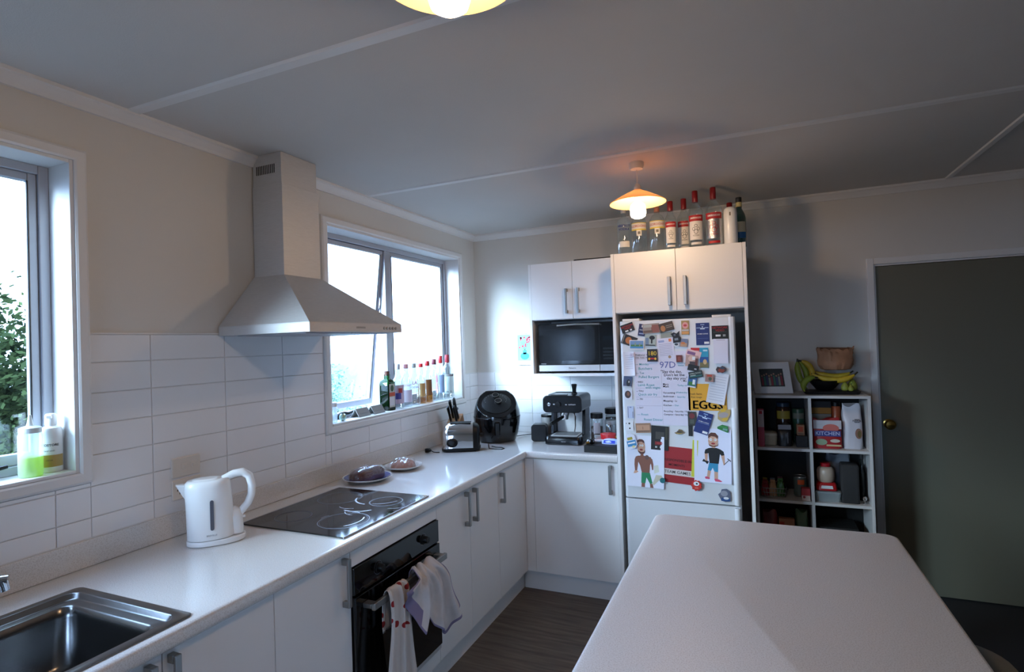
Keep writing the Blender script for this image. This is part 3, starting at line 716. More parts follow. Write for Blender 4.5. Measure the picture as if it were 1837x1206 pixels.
# papers and magnets: each a thin piece of its own, stacked outward by layer
W_ = (.90, .90, .91)
def piece(name, label, cat, geo, layer, base, patches=(), texts=(), rot=0, thick=.0012, shape=None, curl=0., group=None, back=None):
    cx, cz, w_, h_ = geo; y = FF - .0006 - layer * .0022
    a = RAD(rot); ca, sa = cos(a), sin(a)
    def P(u, v, d_=0):
        yy = -(d_) - curl * ((u / w_ * 2) ** 2 * .5 + max(0, -v / h_ * 2) ** 2)
        return (u * ca - v * sa, yy, u * sa + v * ca)
    mb = MB(); mats = [flat(base)]
    def mi(c):
        mt = flat(c)
        if mt not in mats: mats.append(mt)
        return mats.index(mt)
    if shape is None: shape = [(-.5, -.5), (.5, -.5), (.5, .5), (-.5, .5)]
    if curl:
        n = 8
        for k in range(n):
            for j in range(n):
                pass
        gv = []; 
        for dd in (0, thick):
            for j in range(n + 1):
                for i in range(n + 1): gv.append(P((i / n - .5) * w_, (j / n - .5) * h_, dd))
        q = (n + 1) ** 2; fs = []
        for j in range(n):
            for i in range(n):
                b = j * (n + 1) + i; fs.append((b, b + 1, b + n + 2, b + n + 1)); fs.append((q + b, q + b + 1, q + b + n + 2, q + b + n + 1))
        mb.add(gv, fs)
    else:
        mb.rings([[P(u * w_, v * h_, d_) for u, v in shape] for d_ in (0, thick)])
    e = thick + .00025
    for i, (u, v, pw, ph, c) in enumerate(patches):
        q = e + i * .00006
        if pw == 'p': mb.add([P(a_ * w_, b_ * h_, q) for a_, b_ in ph], [tuple(range(len(ph)))], mi(c))
        elif isinstance(pw, str):   # ellipse: 'o', (rx, rz)
            rx, rz = ph; mb.add([P((u + rx * cos(2 * pi * k / 14)) * w_, (v + rz * sin(2 * pi * k / 14)) * h_, q) for k in range(14)], [tuple(range(14))], mi(c))
        else:
            mb.add([P((u - pw / 2) * w_, (v - ph / 2) * h_, q), P((u + pw / 2) * w_, (v - ph / 2) * h_, q), P((u + pw / 2) * w_, (v + ph / 2) * h_, q), P((u - pw / 2) * w_, (v + ph / 2) * h_, q)], [(0, 1, 2, 3)], mi(c))
    q = e + .0009
    for (s_, u, v, size, c) in texts:
        al = 'CENTER'
        if s_.startswith('<'): al = 'LEFT'; s_ = s_[1:]
        mb.text(s_, lambda x, z: P(u * w_ + x, v * h_ + z, q), size, mi(c), al, .004)
    return obj(name, mb, mats, label=label, cat=cat, loc=(cx, y, cz), fixn=False, group=group)
def poly_patch(o_geo, pts, c): return pts
K = (.07, .07, .08); RED = (.72, .14, .15); NAVY = (.10, .20, .42); TEAL = (.25, .62, .66); BRN = (.45, .30, .22); GRN = (.12, .50, .32); YEL = (.88, .68, .18)
O = 'o'
piece('planner_sheet', 'large white handwritten weekly planner in the middle of the fridge door', 'paper', (1.567, 1.308, .309, .422), 1, (.86, .84, .90), [(.0, 0, .004, .98, (.72, .70, .76)), (-.25, .40, .46, .003, (.7, .66, .75)), (-.25, .0, .46, .003, (.7, .66, .75)), (-.25, -.12, .46, .003, (.7, .66, .75)), (-.25, -.24, .46, .003, (.7, .66, .75)), (.25, -.35, .46, .003, (.7, .66, .75))],
      [('<THINGS TO', -.47, .455, .016, K), ('<DO THIS WEEK', -.47, .42, .014, K), ('<--- Monday', -.47, .33, .017, TEAL), ('<Butchers', -.42, .27, .022, TEAL), ('<--- Tue', -.47, .21, .017, TEAL), ('<Pulled Burgers', -.42, .155, .020, TEAL), ('<- WED', -.47, .085, .014, K), ('<Lamb Roast', -.44, .045, .020, TEAL), ('<with veges', -.30, .01, .020, TEAL),
       ('<-- THU', -.47, -.04, .014, K), ('<Quick stir fry', -.44, -.085, .020, TEAL), ('<--- FRI', -.47, -.15, .014, K), ('<-- SAT', -.47, -.27, .014, K), ('<--- Roast', -.47, -.36, .018, TEAL), ('<Roast Dinner', -.35, -.43, .020, TEAL),
       ('97D', .12, .315, .052, (.40, .43, .68)), ('Cleaning', .36, .34, .014, TEAL), ('roster', .36, .31, .014, TEAL), ('"Slay the day,', .18, .225, .022, K), ("Don't let the", .23, .18, .022, K), ('day slay you"', .28, .135, .022, K), ('- Me', .40, .10, .016, K), ('<Mary', .02, .055, .016, K), ('<Matt', .02, .025, .018, K), ('<Today ok', .28, .04, .014, TEAL),
       ('<Vacuuming -', .02, -.06, .015, K), ('<Wednesday', .25, -.055, .013, TEAL), ('<Bathroom -', .02, -.11, .015, K), ('<Saturday', .27, -.115, .013, TEAL), ('<Mopping - Li', .02, -.17, .015, K), ('<Kitchen -', .02, -.23, .015, K), ('<Dan', .22, -.23, .014, TEAL), ('<Recycling - Saturday 10am', .02, -.31, .0135, K), ('<Compost - Saturday 10pm', .02, -.355, .0135, K)])
piece('poster', 'yellow sheet reading EGGS in black capitals on the fridge door', 'poster', (1.812, 1.259, .202, .149), 1, (.88, .64, .16), [], [('EGGS', .0, -.30, .066, (.05, .05, .04)), ('EGGS', .008, -.30, .066, (.05, .05, .04)), ('EGGS', -.008, -.30, .066, (.05, .05, .04)), ('fresh farm', -.30, .12, .016, (.35, .22, .05)), ('free range', -.28, .0, .014, (.35, .22, .05))])
piece('poster', 'red poster with a white name strip low on the fridge door', 'poster', (1.650, .870, .200, .205), 1, (.62, .12, .14), [(0, -.20, 1, .17, (.85, .80, .78)), (0, .12, .98, .004, (.5, .1, .1))], [('RESPONSIBLE IN', -.05, .13, .021, (.25, .04, .05)), ('MOMENTS', -.08, .0, .019, (.25, .04, .05)), ('TEAM GAMES', -.05, -.20, .024, (.15, .12, .13))], rot=-4)
# two drawings of men
SKIN = (.80, .62, .52); TAN = (.52, .33, .26)
def PL(X0, Y0, W0, H0, pts): return [((x - X0) / W0, (Y0 - y) / H0) for x, y in pts]
def d1(c, *p): return (0, 0, 'p', PL(445, 575, 690, 930, p), c)
def d2(c, *p): return (0, 0, 'p', PL(460, 400, 570, 800, p), c)
DB = (.36, .20, .16)
piece('drawing', 'hand-drawn picture of a bare-chested man in green shorts on white paper', 'drawing', (1.460, .884, .212, .298), 2, (.90, .90, .95),
      [d1(TAN, (375, 965), (440, 965), (438, 1038), (372, 1038)), d1(TAN, (530, 965), (580, 965), (598, 1038), (536, 1038)), d1(GRN, (372, 775), (528, 775), (578, 955), (532, 972), (465, 862), (445, 968), (368, 965)),
       d1(TAN, (262, 500), (305, 482), (350, 478), (355, 430), (405, 430), (410, 475), (480, 480), (545, 492), (560, 560), (530, 640), (522, 778), (375, 778), (345, 660), (315, 600), (250, 560)),
       d1(TAN, (262, 500), (312, 540), (305, 640), (288, 755), (250, 755), (238, 640), (242, 550)), d1(TAN, (530, 490), (572, 530), (592, 620), (590, 715), (568, 722), (548, 620), (522, 570)),
       d1(SKIN, (245, 750), (290, 752), (315, 770), (270, 800), (222, 805)), (-.115, .275, O, (.108, .135), SKIN), d1(DB, (290, 250), (292, 200), (330, 180), (385, 180), (418, 205), (430, 255), (370, 222), (310, 232)),
       d1(DB, (295, 370), (312, 415), (345, 445), (415, 440), (437, 415), (438, 360), (415, 405), (370, 412), (320, 395)), (-.155, .305, O, (.030, .020), (.95, .95, .95)), (-.085, .305, O, (.030, .020), (.95, .95, .95)), (-.155, .305, O, (.010, .008), K), (-.085, .305, O, (.010, .008), K), (-.115, .222, O, (.045, .018), (.55, .15, .15)),
       (.04, .08, O, (.055, .045), (.40, .30, .28)), d1((.78, .75, .66), (640, 800), (740, 800), (770, 850), (690, 900), (600, 990), (580, 960)), d1((.84, .84, .78), (600, 640), (680, 620), (700, 740), (610, 780))], rot=-2, curl=.006)
piece('drawing', 'hand-drawn picture of a man in a black tee shirt holding a hammer', 'drawing', (1.829, .936, .194, .299), 2, (.88, .88, .95),
      [d2(SKIN, (385, 610), (435, 620), (412, 728), (370, 720)), d2(SKIN, (483, 625), (540, 625), (540, 745), (486, 748)), d2((.82, .30, .42), (338, 722), (360, 712), (415, 725), (412, 750), (348, 748)), d2((.82, .30, .42), (482, 745), (505, 735), (560, 745), (605, 768), (590, 778), (500, 776)),
       d2((.20, .55, .70), (408, 500), (545, 508), (542, 638), (486, 634), (460, 578), (432, 628), (380, 618)), d2(SKIN, (336, 365), (388, 368), (378, 485), (345, 485)), d2(SKIN, (584, 378), (640, 375), (648, 500), (628, 535), (612, 470)),
       d2(K, (335, 362), (348, 315), (400, 290), (450, 282), (520, 282), (580, 300), (628, 330), (640, 380), (600, 392), (572, 372), (552, 515), (412, 512), (396, 368), (345, 378)), d2(SKIN, (450, 255), (505, 255), (500, 298), (458, 298)),
       (.017, .265, O, (.135, .112), SKIN), d2(DB, (392, 150), (395, 90), (440, 58), (505, 60), (548, 105), (545, 148), (500, 118), (440, 112)), d2(DB, (395, 220), (410, 255), (440, 268), (500, 268), (545, 250), (552, 210), (530, 245), (470, 255), (415, 240)),
       (-.045, .295, O, (.034, .024), (.95, .95, .95)), (.075, .295, O, (.034, .024), (.95, .95, .95)), (-.040, .295, O, (.011, .011), K), (.070, .295, O, (.011, .011), K), (.017, .225, O, (.055, .018), (.62, .18, .20)),
       d2((.33, .32, .34), (636, 528), (630, 520), (700, 448), (708, 456)), d2((.33, .32, .34), (678, 430), (692, 424), (742, 458), (732, 472)), d2(K, (298, 492), (325, 452), (345, 478), (402, 486), (396, 505), (376, 532), (345, 500))], rot=-1.5, curl=.005)
G_m = 'magnets on the fridge door'
def mag(label, key, layer, base, patches=(), texts=(), rot=0, thick=.003, shape=None, name='magnet', cat='magnet', **kw):
    return piece(name, label, cat, key, layer, base, patches, texts, rot, thick, shape, group=(G_m if cat == 'magnet' else None), **kw)
mag('tilted black card with red lettering at the fridge\'s top left corner', (1.382, 1.663, .075, .050), 1, (.06, .06, .07), [(-.12, -.34, .25, .16, W_), (.22, -.34, .15, .18, W_)], [('NETWORK', .02, .20, .015, RED), ('VIDEO', .02, -.05, .014, RED)], 17, name='card', cat='card')
mag('tilted dark brown photograph with an orange glow below the top left black card', (1.390, 1.588, .085, .060), 1, (.13, .10, .09), [(-.05, 0, O, (.22, .34), (.72, .42, .20)), (-.42, 0, .06, .9, (.5, .5, .5))], (), -22, name='photo', cat='photo', thick=.0012)
mag('white-edged city skyline magnet overlapping the brown photograph', (1.434, 1.562, .084, .055), 3, W_, [(0, .12, .92, .62, (.45, .58, .75)), (0, -.28, .92, .22, (.30, .55, .75)), (0, -.08, .8, .2, (.30, .50, .30)), (-.1, .06, .1, .3, (.55, .62, .55)), (.2, .0, .08, .3, (.6, .6, .5))], (), -2)
mag('narrow navy blue magnet half under the red-brown landscape magnet', (1.466, 1.647, .040, .070), 1, (.13, .16, .34), [(.1, .32, .4, .18, W_), (0, -.3, .7, .1, (.6, .65, .8))], [('NAVY', 0, 0, .010, W_)], -10)
mag('red-brown canyon landscape magnet near the top of the fridge', (1.519, 1.654, .095, .056), 2, (.60, .55, .52), [(.25, -.05, .48, .8, (.55, .34, .30)), (-.2, .28, .5, .3, (.68, .68, .66)), (-.2, -.3, .55, .25, (.42, .34, .30))], (), 3)
mag('tilted dark brown animal magnet right of the canyon magnet', (1.605, 1.660, .080, .050), 3, (.27, .22, .19), [(-.25, -.1, O, (.17, .35), (.70, .48, .30)), (.2, .1, .45, .08, (.6, .55, .5)), (.2, -.1, .45, .08, (.6, .55, .5))], (), 13)
mag('square magnet with a black bird on a grey ground', (1.513, 1.586, .062, .068), 2, (.66, .70, .68), [(.15, .22, O, (.26, .18), K), (.12, -.02, .14, .5, K), (-.3, -.1, .3, .6, (.45, .52, .62)), (0, -.42, .9, .08, K)], (), -3)
mag('grey-green ticket tucked beneath the brown animal magnet', (1.601, 1.612, .070, .036), 1, (.58, .60, .57), [(-.45, 0, .04, .9, W_)], (), 5, name='card', cat='card', thick=.001)
mag('typed letter with coloured stickers pinned at the top middle of the fridge', (1.597, 1.535, .091, .122), 2, (.86, .85, .92), [(-.22, .36, .36, .10, (.62, .66, .82)), (.32, .38, .16, .14, (.90, .52, .32)), (.18, -.40, O, (.09, .07), (.65, .55, .45))] + [(0, .22 - .075 * i, .78, .018, (.62, .62, .72)) for i in range(8)], (), 5, name='letter', cat='paper', thick=.0008)
mag('black cat-shaped ornament magnet above the letter\'s right corner', (1.657, 1.600, .052, .063), 4, (.09, .10, .13), [(0, -.2, .4, .2, (.5, .55, .6)), (-.1, .2, O, (.12, .1), (.35, .37, .42))], (), 8, shape=[(-.4, -.5), (.35, -.5), (.5, -.1), (.3, .1), (.48, .5), (.1, .3), (-.15, .45), (-.5, .35), (-.3, 0)], thick=.006)
mag('white oval magnet with a dark eye beneath the black cat magnet', (1.657, 1.558, .036, .024), 3, W_, [(0, 0, O, (.28, .26), (.25, .28, .32))], (), 0, shape=[(.5 * cos(k * pi / 8), .5 * sin(k * pi / 8)) for k in range(16)])
mag('black magnet with fat yellow lettering above the weekly planner', (1.521, 1.499, .058, .072), 5, (.12, .08, .10), [(0, -.26, .62, .12, RED), (-.3, -.28, O, (.10, .10), YEL), (.3, -.28, O, (.10, .10), YEL)], [('180', 0, .14, .034, (.88, .74, .22))], 0)
mag('small dark red block magnet right of the yellow-lettered one', (1.670, 1.477, .032, .040), 5, (.42, .18, .17), [(0, 0, .5, .6, (.55, .30, .26))], (), 0)
mag('curling white shopping receipt at the left edge of the fridge', (1.387, 1.452, .062, .140), 4, (.90, .91, .96), [(0, .35 - .09 * i, .7, .012, (.65, .65, .75)) for i in range(7)], (), 2, name='receipt', cat='paper', thick=.0006, curl=.010)
mag('small round white button magnet holding the receipt', (1.404, 1.503, .022, .022), 9, (.82, .82, .90), [(0, 0, O, (.3, .3), (.72, .72, .82))], (), 0, shape=[(.5 * cos(k * pi / 8), .5 * sin(k * pi / 8)) for k in range(16)], thick=.006)
mag('small picture magnet of orange rooftops under a blue sky', (1.698, 1.566, .040, .046), 3, (.45, .50, .62), [(0, -.25, .9, .45, (.75, .60, .48)), (-.1, -.05, O, (.3, .15), (.80, .50, .30))], (), -6)
mag('tan bottle-cap style magnet with a pink round emblem', (1.708, 1.651, .042, .080), 1, (.66, .55, .35), [(0, .16, O, (.40, .24), (.86, .62, .62)), (0, .16, O, (.22, .08), (.72, .25, .28)), (0, -.18, .9, .12, (.75, .74, .74)), (0, -.36, .9, .16, (.85, .62, .38))], (), 0)
mag('upright navy brochure with a white roof emblem at the fridge\'s top right', (1.800, 1.612, .071, .124), 1, (.11, .19, .44), [(.28, -.40, .36, .10, W_), (0, .02, .8, .01, (.6, .68, .85)), (0, -.2, .8, .008, (.4, .48, .7)), (0, .24, .34, .06, (.78, .84, .92)), (0, .32, .10, .05, (.78, .84, .92)), (-.30, .28, .30, .035, (.62, .72, .86)), (.30, .28, .30, .035, (.62, .72, .86)), (0, .42, .30, .035, (.62, .72, .86))], [('HOME LOANS', 0, .0, .009, W_)], 0, name='brochure', cat='brochure', thick=.001)
mag('level black card with red lettering near the fridge\'s top right corner', (1.891, 1.618, .086, .074), 1, (.06, .06, .06), [(-.12, -.24, .30, .14, W_), (.25, -.24, .16, .16, (.6, .6, .6)), (0, .02, .8, .01, (.5, .5, .5))], [('NETWORK', .0, .34, .016, RED), ('VIDEO', .0, .14, .016, RED)], 0, name='card', cat='card')
mag('blank white notepad hanging below the level black card', (1.892, 1.514, .075, .136), 3, (.87, .86, .92), [(0, .45, .6, .02, (.65, .6, .65))], (), -1, name='notepad', cat='notepad', thick=.006)
mag('red card tucked behind the beach brochure', (1.758, 1.519, .050, .034), 1, (.74, .12, .14), [(.2, -.1, .4, .3, (.85, .6, .6))], (), -2, name='card', cat='card')
mag('tall teal beach holiday magnet beside the blank notepad', (1.803, 1.479, .046, .113), 2, (.18, .60, .74), [(0, -.10, .98, .28, (.16, .32, .58)), (0, -.36, .98, .26, (.45, .42, .28)), (.1, -.2, O, (.22, .13), (.80, .68, .50)), (.15, .36, .5, .08, (.75, .88, .92))], (), -1)
mag('tilted pale pink sticker label over the red card', (1.748, 1.503, .080, .038), 4, (.90, .74, .74), [(-.15, .0, .55, .45, (.50, .35, .52))], (), -17, thick=.001)
mag('cut-out snapshot of a person beneath the pink label', (1.737, 1.463, .066, .063), 5, (.74, .60, .56), [(-.05, .2, O, (.25, .25), (.86, .72, .66)), (.15, .25, .25, .3, W_), (.1, -.25, .5, .4, (.28, .24, .26)), (.38, -.1, .2, .7, (.40, .20, .18))], (), -6, name='photo', cat='photo', thick=.001)
mag('black jacket-shaped magnet under the snapshot', (1.745, 1.423, .060, .034), 6, (.07, .08, .09), [(.2, -.1, .2, .2, (.7, .7, .72))], (), -14)
mag('dark green sign magnet with pale lettering, tilted, right of the planner', (1.756, 1.387, .074, .037), 7, (.10, .17, .18), [(0, -.25, .9, .2, (.15, .40, .40)), (-.2, -.1, .4, .15, (.6, .65, .62))], [('OPEN ROAD', 0, .18, .011, (.75, .78, .74))], 9)
mag('dark crab-shaped souvenir magnet below the notepad', (1.891, 1.413, .057, .040), 4, (.24, .18, .20), [(0, -.1, O, (.3, .3), (.55, .25, .18)), (.1, .2, O, (.2, .15), (.20, .28, .36))], (), 0, shape=[(-.5, 0), (-.35, .4), (-.1, .3), (.1, .5), (.3, .35), (.5, .1), (.35, -.3), (.1, -.5), (-.1, -.35), (-.35, -.45)], thick=.008)
mag('small red and green picture magnet on the curled paper', (1.828, 1.367, .044, .043), 8, (.62, .48, .44), [(0, .3, .6, .25, (.72, .28, .20)), (.1, -.1, O, (.2, .25), (.30, .34, .28))], (), -4)
mag('printed white sheet curling over the right of the yellow EGGS poster', (1.868, 1.309, .095, .170), 3, (.86, .86, .89), [(0, .38 - .085 * i, .78, .012, (.68, .68, .74)) for i in range(10)], (), -11, name='letter', cat='paper', thick=.0008, curl=.006)
mag('blue and green island magnet at the planner\'s right edge', (1.736, 1.349, .046, .070), 4, (.22, .40, .60), [(0, -.2, .8, .3, (.25, .48, .22)), (.2, -.05, .3, .4, W_), (0, -.45, .98, .1, W_)], (), -9)
mag('tilted navy brochure with a white roof emblem below the EGGS poster', (1.787, 1.116, .077, .122), 4, (.10, .18, .44), [(.28, -.40, .36, .10, W_), (0, -.02, .8, .01, (.6, .68, .85)), (0, .24, .34, .06, (.78, .84, .92)), (0, .32, .10, .05, (.78, .84, .92)), (-.30, .28, .30, .035, (.62, .72, .86)), (.30, .28, .30, .035, (.62, .72, .86)), (0, .42, .30, .035, (.62, .72, .86))], [('HOME LOANS', 0, .04, .009, W_)], -17, name='brochure', cat='brochure', thick=.001)
mag('dark picture magnet with a red middle beside the tilted brochure', (1.727, 1.138, .044, .080), 2, (.20, .20, .19), [(0, .2, O, (.35, .2), (.45, .16, .16)), (0, -.2, .5, .3, (.30, .32, .28))], (), 0)
mag('gold fish-shaped tin magnet right of the tilted brochure', (1.897, 1.163, .075, .080), 2, (.74, .64, .42), [(-.05, .0, O, (.35, .18), (.66, .62, .62)), (0, .32, O, (.2, .1), (.85, .70, .20)), (0, -.30, O, (.22, .1), (.85, .70, .25))], (), 10, shape=[(-.5, -.2), (-.4, .2), (-.1, .5), (.1, .35), (.5, .3), (.45, 0), (.2, -.3), (.05, -.5), (-.25, -.45)], thick=.005)
mag('green house-shaped magnet above the hammer drawing', (1.888, 1.090, .060, .038), 5, (.16, .48, .22), [(.2, -.1, .4, .3, (.45, .62, .58)), (0, .2, .7, .1, (.30, .62, .34))], (), -10, shape=[(-.5, .05), (-.1, .5), (.4, .4), (.5, -.3), (.45, -.5), (-.45, -.2)], thick=.005)
mag('long yellow paper strip beside the red poster', (1.734, .915, .030, .206), 3, (.80, .80, .24), [(0, 0, .9, .004, (.62, .62, .2))], (), -4, name='paper_strip', cat='paper', thick=.0008)
mag('fluffy red one-eyed monster magnet at the foot of the yellow strip', (1.739, .767, .060, .062), 5, (.78, .18, .14), [(0, .18, O, (.26, .20), W_), (.04, .18, O, (.09, .08), K), (.0, -.2, .3, .06, (.9, .6, .5))], (), 0, shape=[((.5 if k % 2 else .41) * cos(k * pi / 9), (.5 if k % 2 else .41) * sin(k * pi / 9)) for k in range(18)], thick=.010)
mag('grey and blue fish magnet at the bottom right of the fridge door', (1.882, .721, .063, .072), 2, (.38, .40, .48), [(0, .15, O, (.3, .22), (.60, .60, .64)), (.1, -.3, .7, .25, (.14, .30, .52)), (.15, -.2, O, (.22, .1), W_)], (), 0, shape=[(-.5, .05), (-.3, .2), (-.2, .45), (.2, .5), (.5, .3), (.5, -.4), (.1, -.5), (-.25, -.4)], thick=.006)
mag('blue and white snack packet magnet left above the green shorts drawing', (1.384, 1.001, .062, .088), 9, (.88, .88, .92), [(0, -.15, .84, .38, (.22, .52, .72)), (0, -.12, .7, .10, W_), (-.05, .18, .5, .18, (.66, .60, .20)), (.1, -.38, O, (.15, .08), (.9, .85, .6))], (), 14, shape=[(-.45, -.5), (.2, -.5), (.5, -.3), (.45, .35), (.1, .5), (-.5, .3)], thick=.003)
mag('tan photograph with rounded corners below the planner\'s left half', (1.454, 1.078, .086, .056), 4, (.62, .48, .38), [(0, .0, .86, .60, (.76, .58, .46)), (0, -.32, .9, .12, (.45, .34, .28)), (-.02, .0, .03, .3, (.5, .3, .25))], (), 3, name='photo', cat='photo', thick=.0012)
mag('black film leaflet with a red patch under the planner', (1.546, 1.023, .097, .139), 3, (.09, .08, .08), [(0, .1, .5, .3, (.26, .24, .22)), (-.05, -.22, .45, .14, (.50, .10, .10)), (.1, -.38, .16, .08, W_), (-.2, -.38, .12, .07, (.7, .7, .7)), (.38, .2, .14, .5, (.24, .22, .16))], [('VIDEO', .0, -.22, .012, (.8, .3, .3))], -3, name='leaflet', cat='card', thick=.001)
mag('gold turtle-shaped magnet beneath the planner\'s right half', (1.657, 1.061, .056, .032), 3, (.48, .40, .24), [(0, .05, O, (.25, .25), (.30, .26, .20)), (0, -.2, .5, .1, (.72, .62, .3))], (), 0, shape=[(-.5, -.15), (-.2, .1), (-.05, .5), (.25, .35), (.3, .05), (.5, 0), (.25, -.25), (0, -.4), (-.3, -.35)], thick=.006)
mag('round teal button magnet at the lower edge of the green shorts drawing', (1.555, .784, .030, .030), 9, (.10, .42, .44), [], (), 0, shape=[(.5 * cos(k * pi / 10), .5 * sin(k * pi / 10)) for k in range(20)], thick=.006)
mag('dark blue figure photograph at the left edge of the fridge, upper of two', (1.373, 1.347, .050, .064), 3, (.30, .34, .46), [(.1, -.1, O, (.24, .32), (.12, .13, .16)), (.15, .0, O, (.08, .1), (.8, .78, .75)), (0, -.45, .98, .06, W_)], (), -6, name='photo', cat='photo', thick=.001)
mag('brown bear souvenir photograph at the left edge, lower of two', (1.374, 1.272, .046, .059), 3, (.86, .86, .90), [(-.05, .0, O, (.4, .38), (.26, .20, .22)), (0, .05, O, (.18, .2), (.52, .34, .26))], (), 0, name='photo', cat='photo', thick=.001)
mag('small pale blue ruled card below the two left-edge photographs', (1.384, 1.168, .036, .072), 3, (.76, .80, .90), [(-.4, 0, .08, .9, (.35, .38, .5)), (.0, .4, .3, .06, (.4, .45, .6)), (.35, -.2, .08, .5, (.35, .35, .45))], (), 0, name='card', cat='card', thick=.001)
mag('white playing card with small black pips at the left edge', (1.374, 1.090, .046, .059), 3, W_, [(.0, .2, O, (.12, .09), K), (.05, -.28, O, (.10, .08), K), (-.38, .2, O, (.05, .05), K)], (), 0, name='playing_card', cat='card', thick=.0008)
mag('narrow black strip magnet left of the tilted navy brochure', (1.716, 1.070, .021, .060), 2, (.06, .06, .07), [], (), -1)

# ------------------------------------------------------------------ island
isl = thing('kitchen_island', 'kitchen island with a pale speckled top filling the foreground', 'kitchen island', (2.08, -2.65, 0))
mb = MB(); IX0, IX1, IY0, IY1 = 1.676 - 2.08, 2.482 - 2.08, -3.62 + 2.65, -1.748 + 2.65
def ir(t, z): return [(p[0], p[1], z) for p in rrect(IX0 + t, IX1 - t, IY0 + t, IY1 - t, .035, 6)]
mb.rings([ir(.010, .858), ir(.003, .861), ir(0, .867), ir(0, .890), ir(.003, .8965), ir(.010, .900)]); obj('top', mb, M_isl, isl, smooth=True, angle=60)
obj('body', box(-.36, .16, IY0 + .03, IY1 - .035, .13, .857), M_cab, isl, bevel=.002)
obj('kickboard', box(-.31, .12, IY0 + .06, IY1 - .08, 0, .129), M_cab, isl)
for k in range(4):
    a = IY0 + .032 + k * .455; do = obj('door', box(-.379, -.361, a, a + .452, .132, .853), M_cab, isl, bevel=.0012)
# stool
st = thing('bar_stool', 'grey-beige padded stool tucked beside the right side of the island', 'stool', (2.532, -2.085, 0))
M_st = mat('stool_vinyl', (.46, .45, .42), .6, bump=.05)
mb = MB()
mb.rings([[(p[0], p[1], z) for p in rrect(-.165 + t, .165 - t, -.165 + t, .165 - t, .12, 7)] for t, z in ((.02, .605), (0, .615), (0, .640), (.012, .655), (.06, .662))])
obj('seat', mb, M_st, st, smooth=True)
for sx in (-1, 1):
    for sy in (-1, 1): obj('leg', MB().tube([(sx * .10, sy * .10, .61), (sx * .15, sy * .15, .0)], [.014, .011], 8), M_blackpl, st)
obj('footrest', MB().tube([(.128, .128, .24), (-.128, .128, .24), (-.128, -.128, .24), (.128, -.128, .24), (.128, .128, .24)], .008, 6), M_blackpl, st)

# ------------------------------------------------------------------ pendant lamps
def shade_mat():
    m = bpy.data.materials.new('peach_glass_shade'); m.use_nodes = True; n = m.node_tree.nodes; l = m.node_tree.links; n.remove(n['Principled BSDF']); out = n['Material Output']
    d_ = n.new('ShaderNodeBsdfDiffuse'); d_.inputs[0].default_value = (.70, .46, .22, 1)
    t_ = n.new('ShaderNodeBsdfTranslucent'); t_.inputs[0].default_value = (.90, .62, .40, 1)
    g_ = n.new('ShaderNodeBsdfGlossy'); g_.inputs['Roughness'].default_value = .15
    a = n.new('ShaderNodeMixShader'); a.inputs[0].default_value = .50; l.new(d_.outputs[0], a.inputs[1]); l.new(t_.outputs[0], a.inputs[2])
    b = n.new('ShaderNodeMixShader'); b.inputs[0].default_value = .05; l.new(a.outputs[0], b.inputs[1]); l.new(g_.outputs[0], b.inputs[2]); l.new(b.outputs[0], out.inputs[0]); return m
M_shade = shade_mat()
def bulb_mat(e):
    m = bpy.data.materials.new('lit_bulb'); m.use_nodes = True; n = m.node_tree.nodes; l = m.node_tree.links; n.remove(n['Principled BSDF'])
    em = n.new('ShaderNodeEmission'); em.inputs[0].default_value = (1, .68, .40, 1); em.inputs[1].default_value = e; l.new(em.outputs[0], n['Material Output'].inputs[0]); return m
M_bulb = bulb_mat(150.0)
def pendant(label, x, y):
    p = thing('pendant_lamp', label, 'lamp', (x, y, H), 0, 'peach pendant lamps')
    obj('ceiling_rose', MB().lathe([(.037, -.0005), (.037, -.018), (.030, -.032), (.006, -.036)], (0, 0, 0), 24), M_cream, p, smooth=True)
    obj('cord', MB().tube([(0, 0, -.034), (.001, 0, -.07), (0, 0, -.108)], .0028, 6), M_cream, p)
    obj('lamp_holder', MB().lathe([(.005, -.104), (.013, -.110), (.017, -.125), (.018, -.150), (.016, -.185), (.004, -.19)], (0, 0, 0), 16), M_cream, p, smooth=True)
    o = []; 
    prof = [(.019, -.136), (.030, -.142), (.060, -.156), (.100, -.177), (.137, -.199), (.1375, -.203), (.099, -.181), (.059, -.160), (.029, -.146), (.019, -.140), (.019, -.136)]
    obj('lamp_shade', MB().lathe(prof, (0, 0, 0), 48, cap0=False, cap1=False), M_shade, p, smooth=True)
    b = MB(); 
    b.lathe([(.012, -.190), (.020, -.200), (.034, -.212), (.038, -.230), (.038, -.255), (.034, -.268), (.022, -.276), (.004, -.279)], (0, 0, 0), 24)
    obj('bulb', b, M_bulb, p, smooth=True)
pendant('lit peach pendant lamp hanging before the cupboards over the fridge', 1.553, -1.22)
pendant('lit pendant lamp just cut off by the top edge of the photo', 1.572, -3.13)

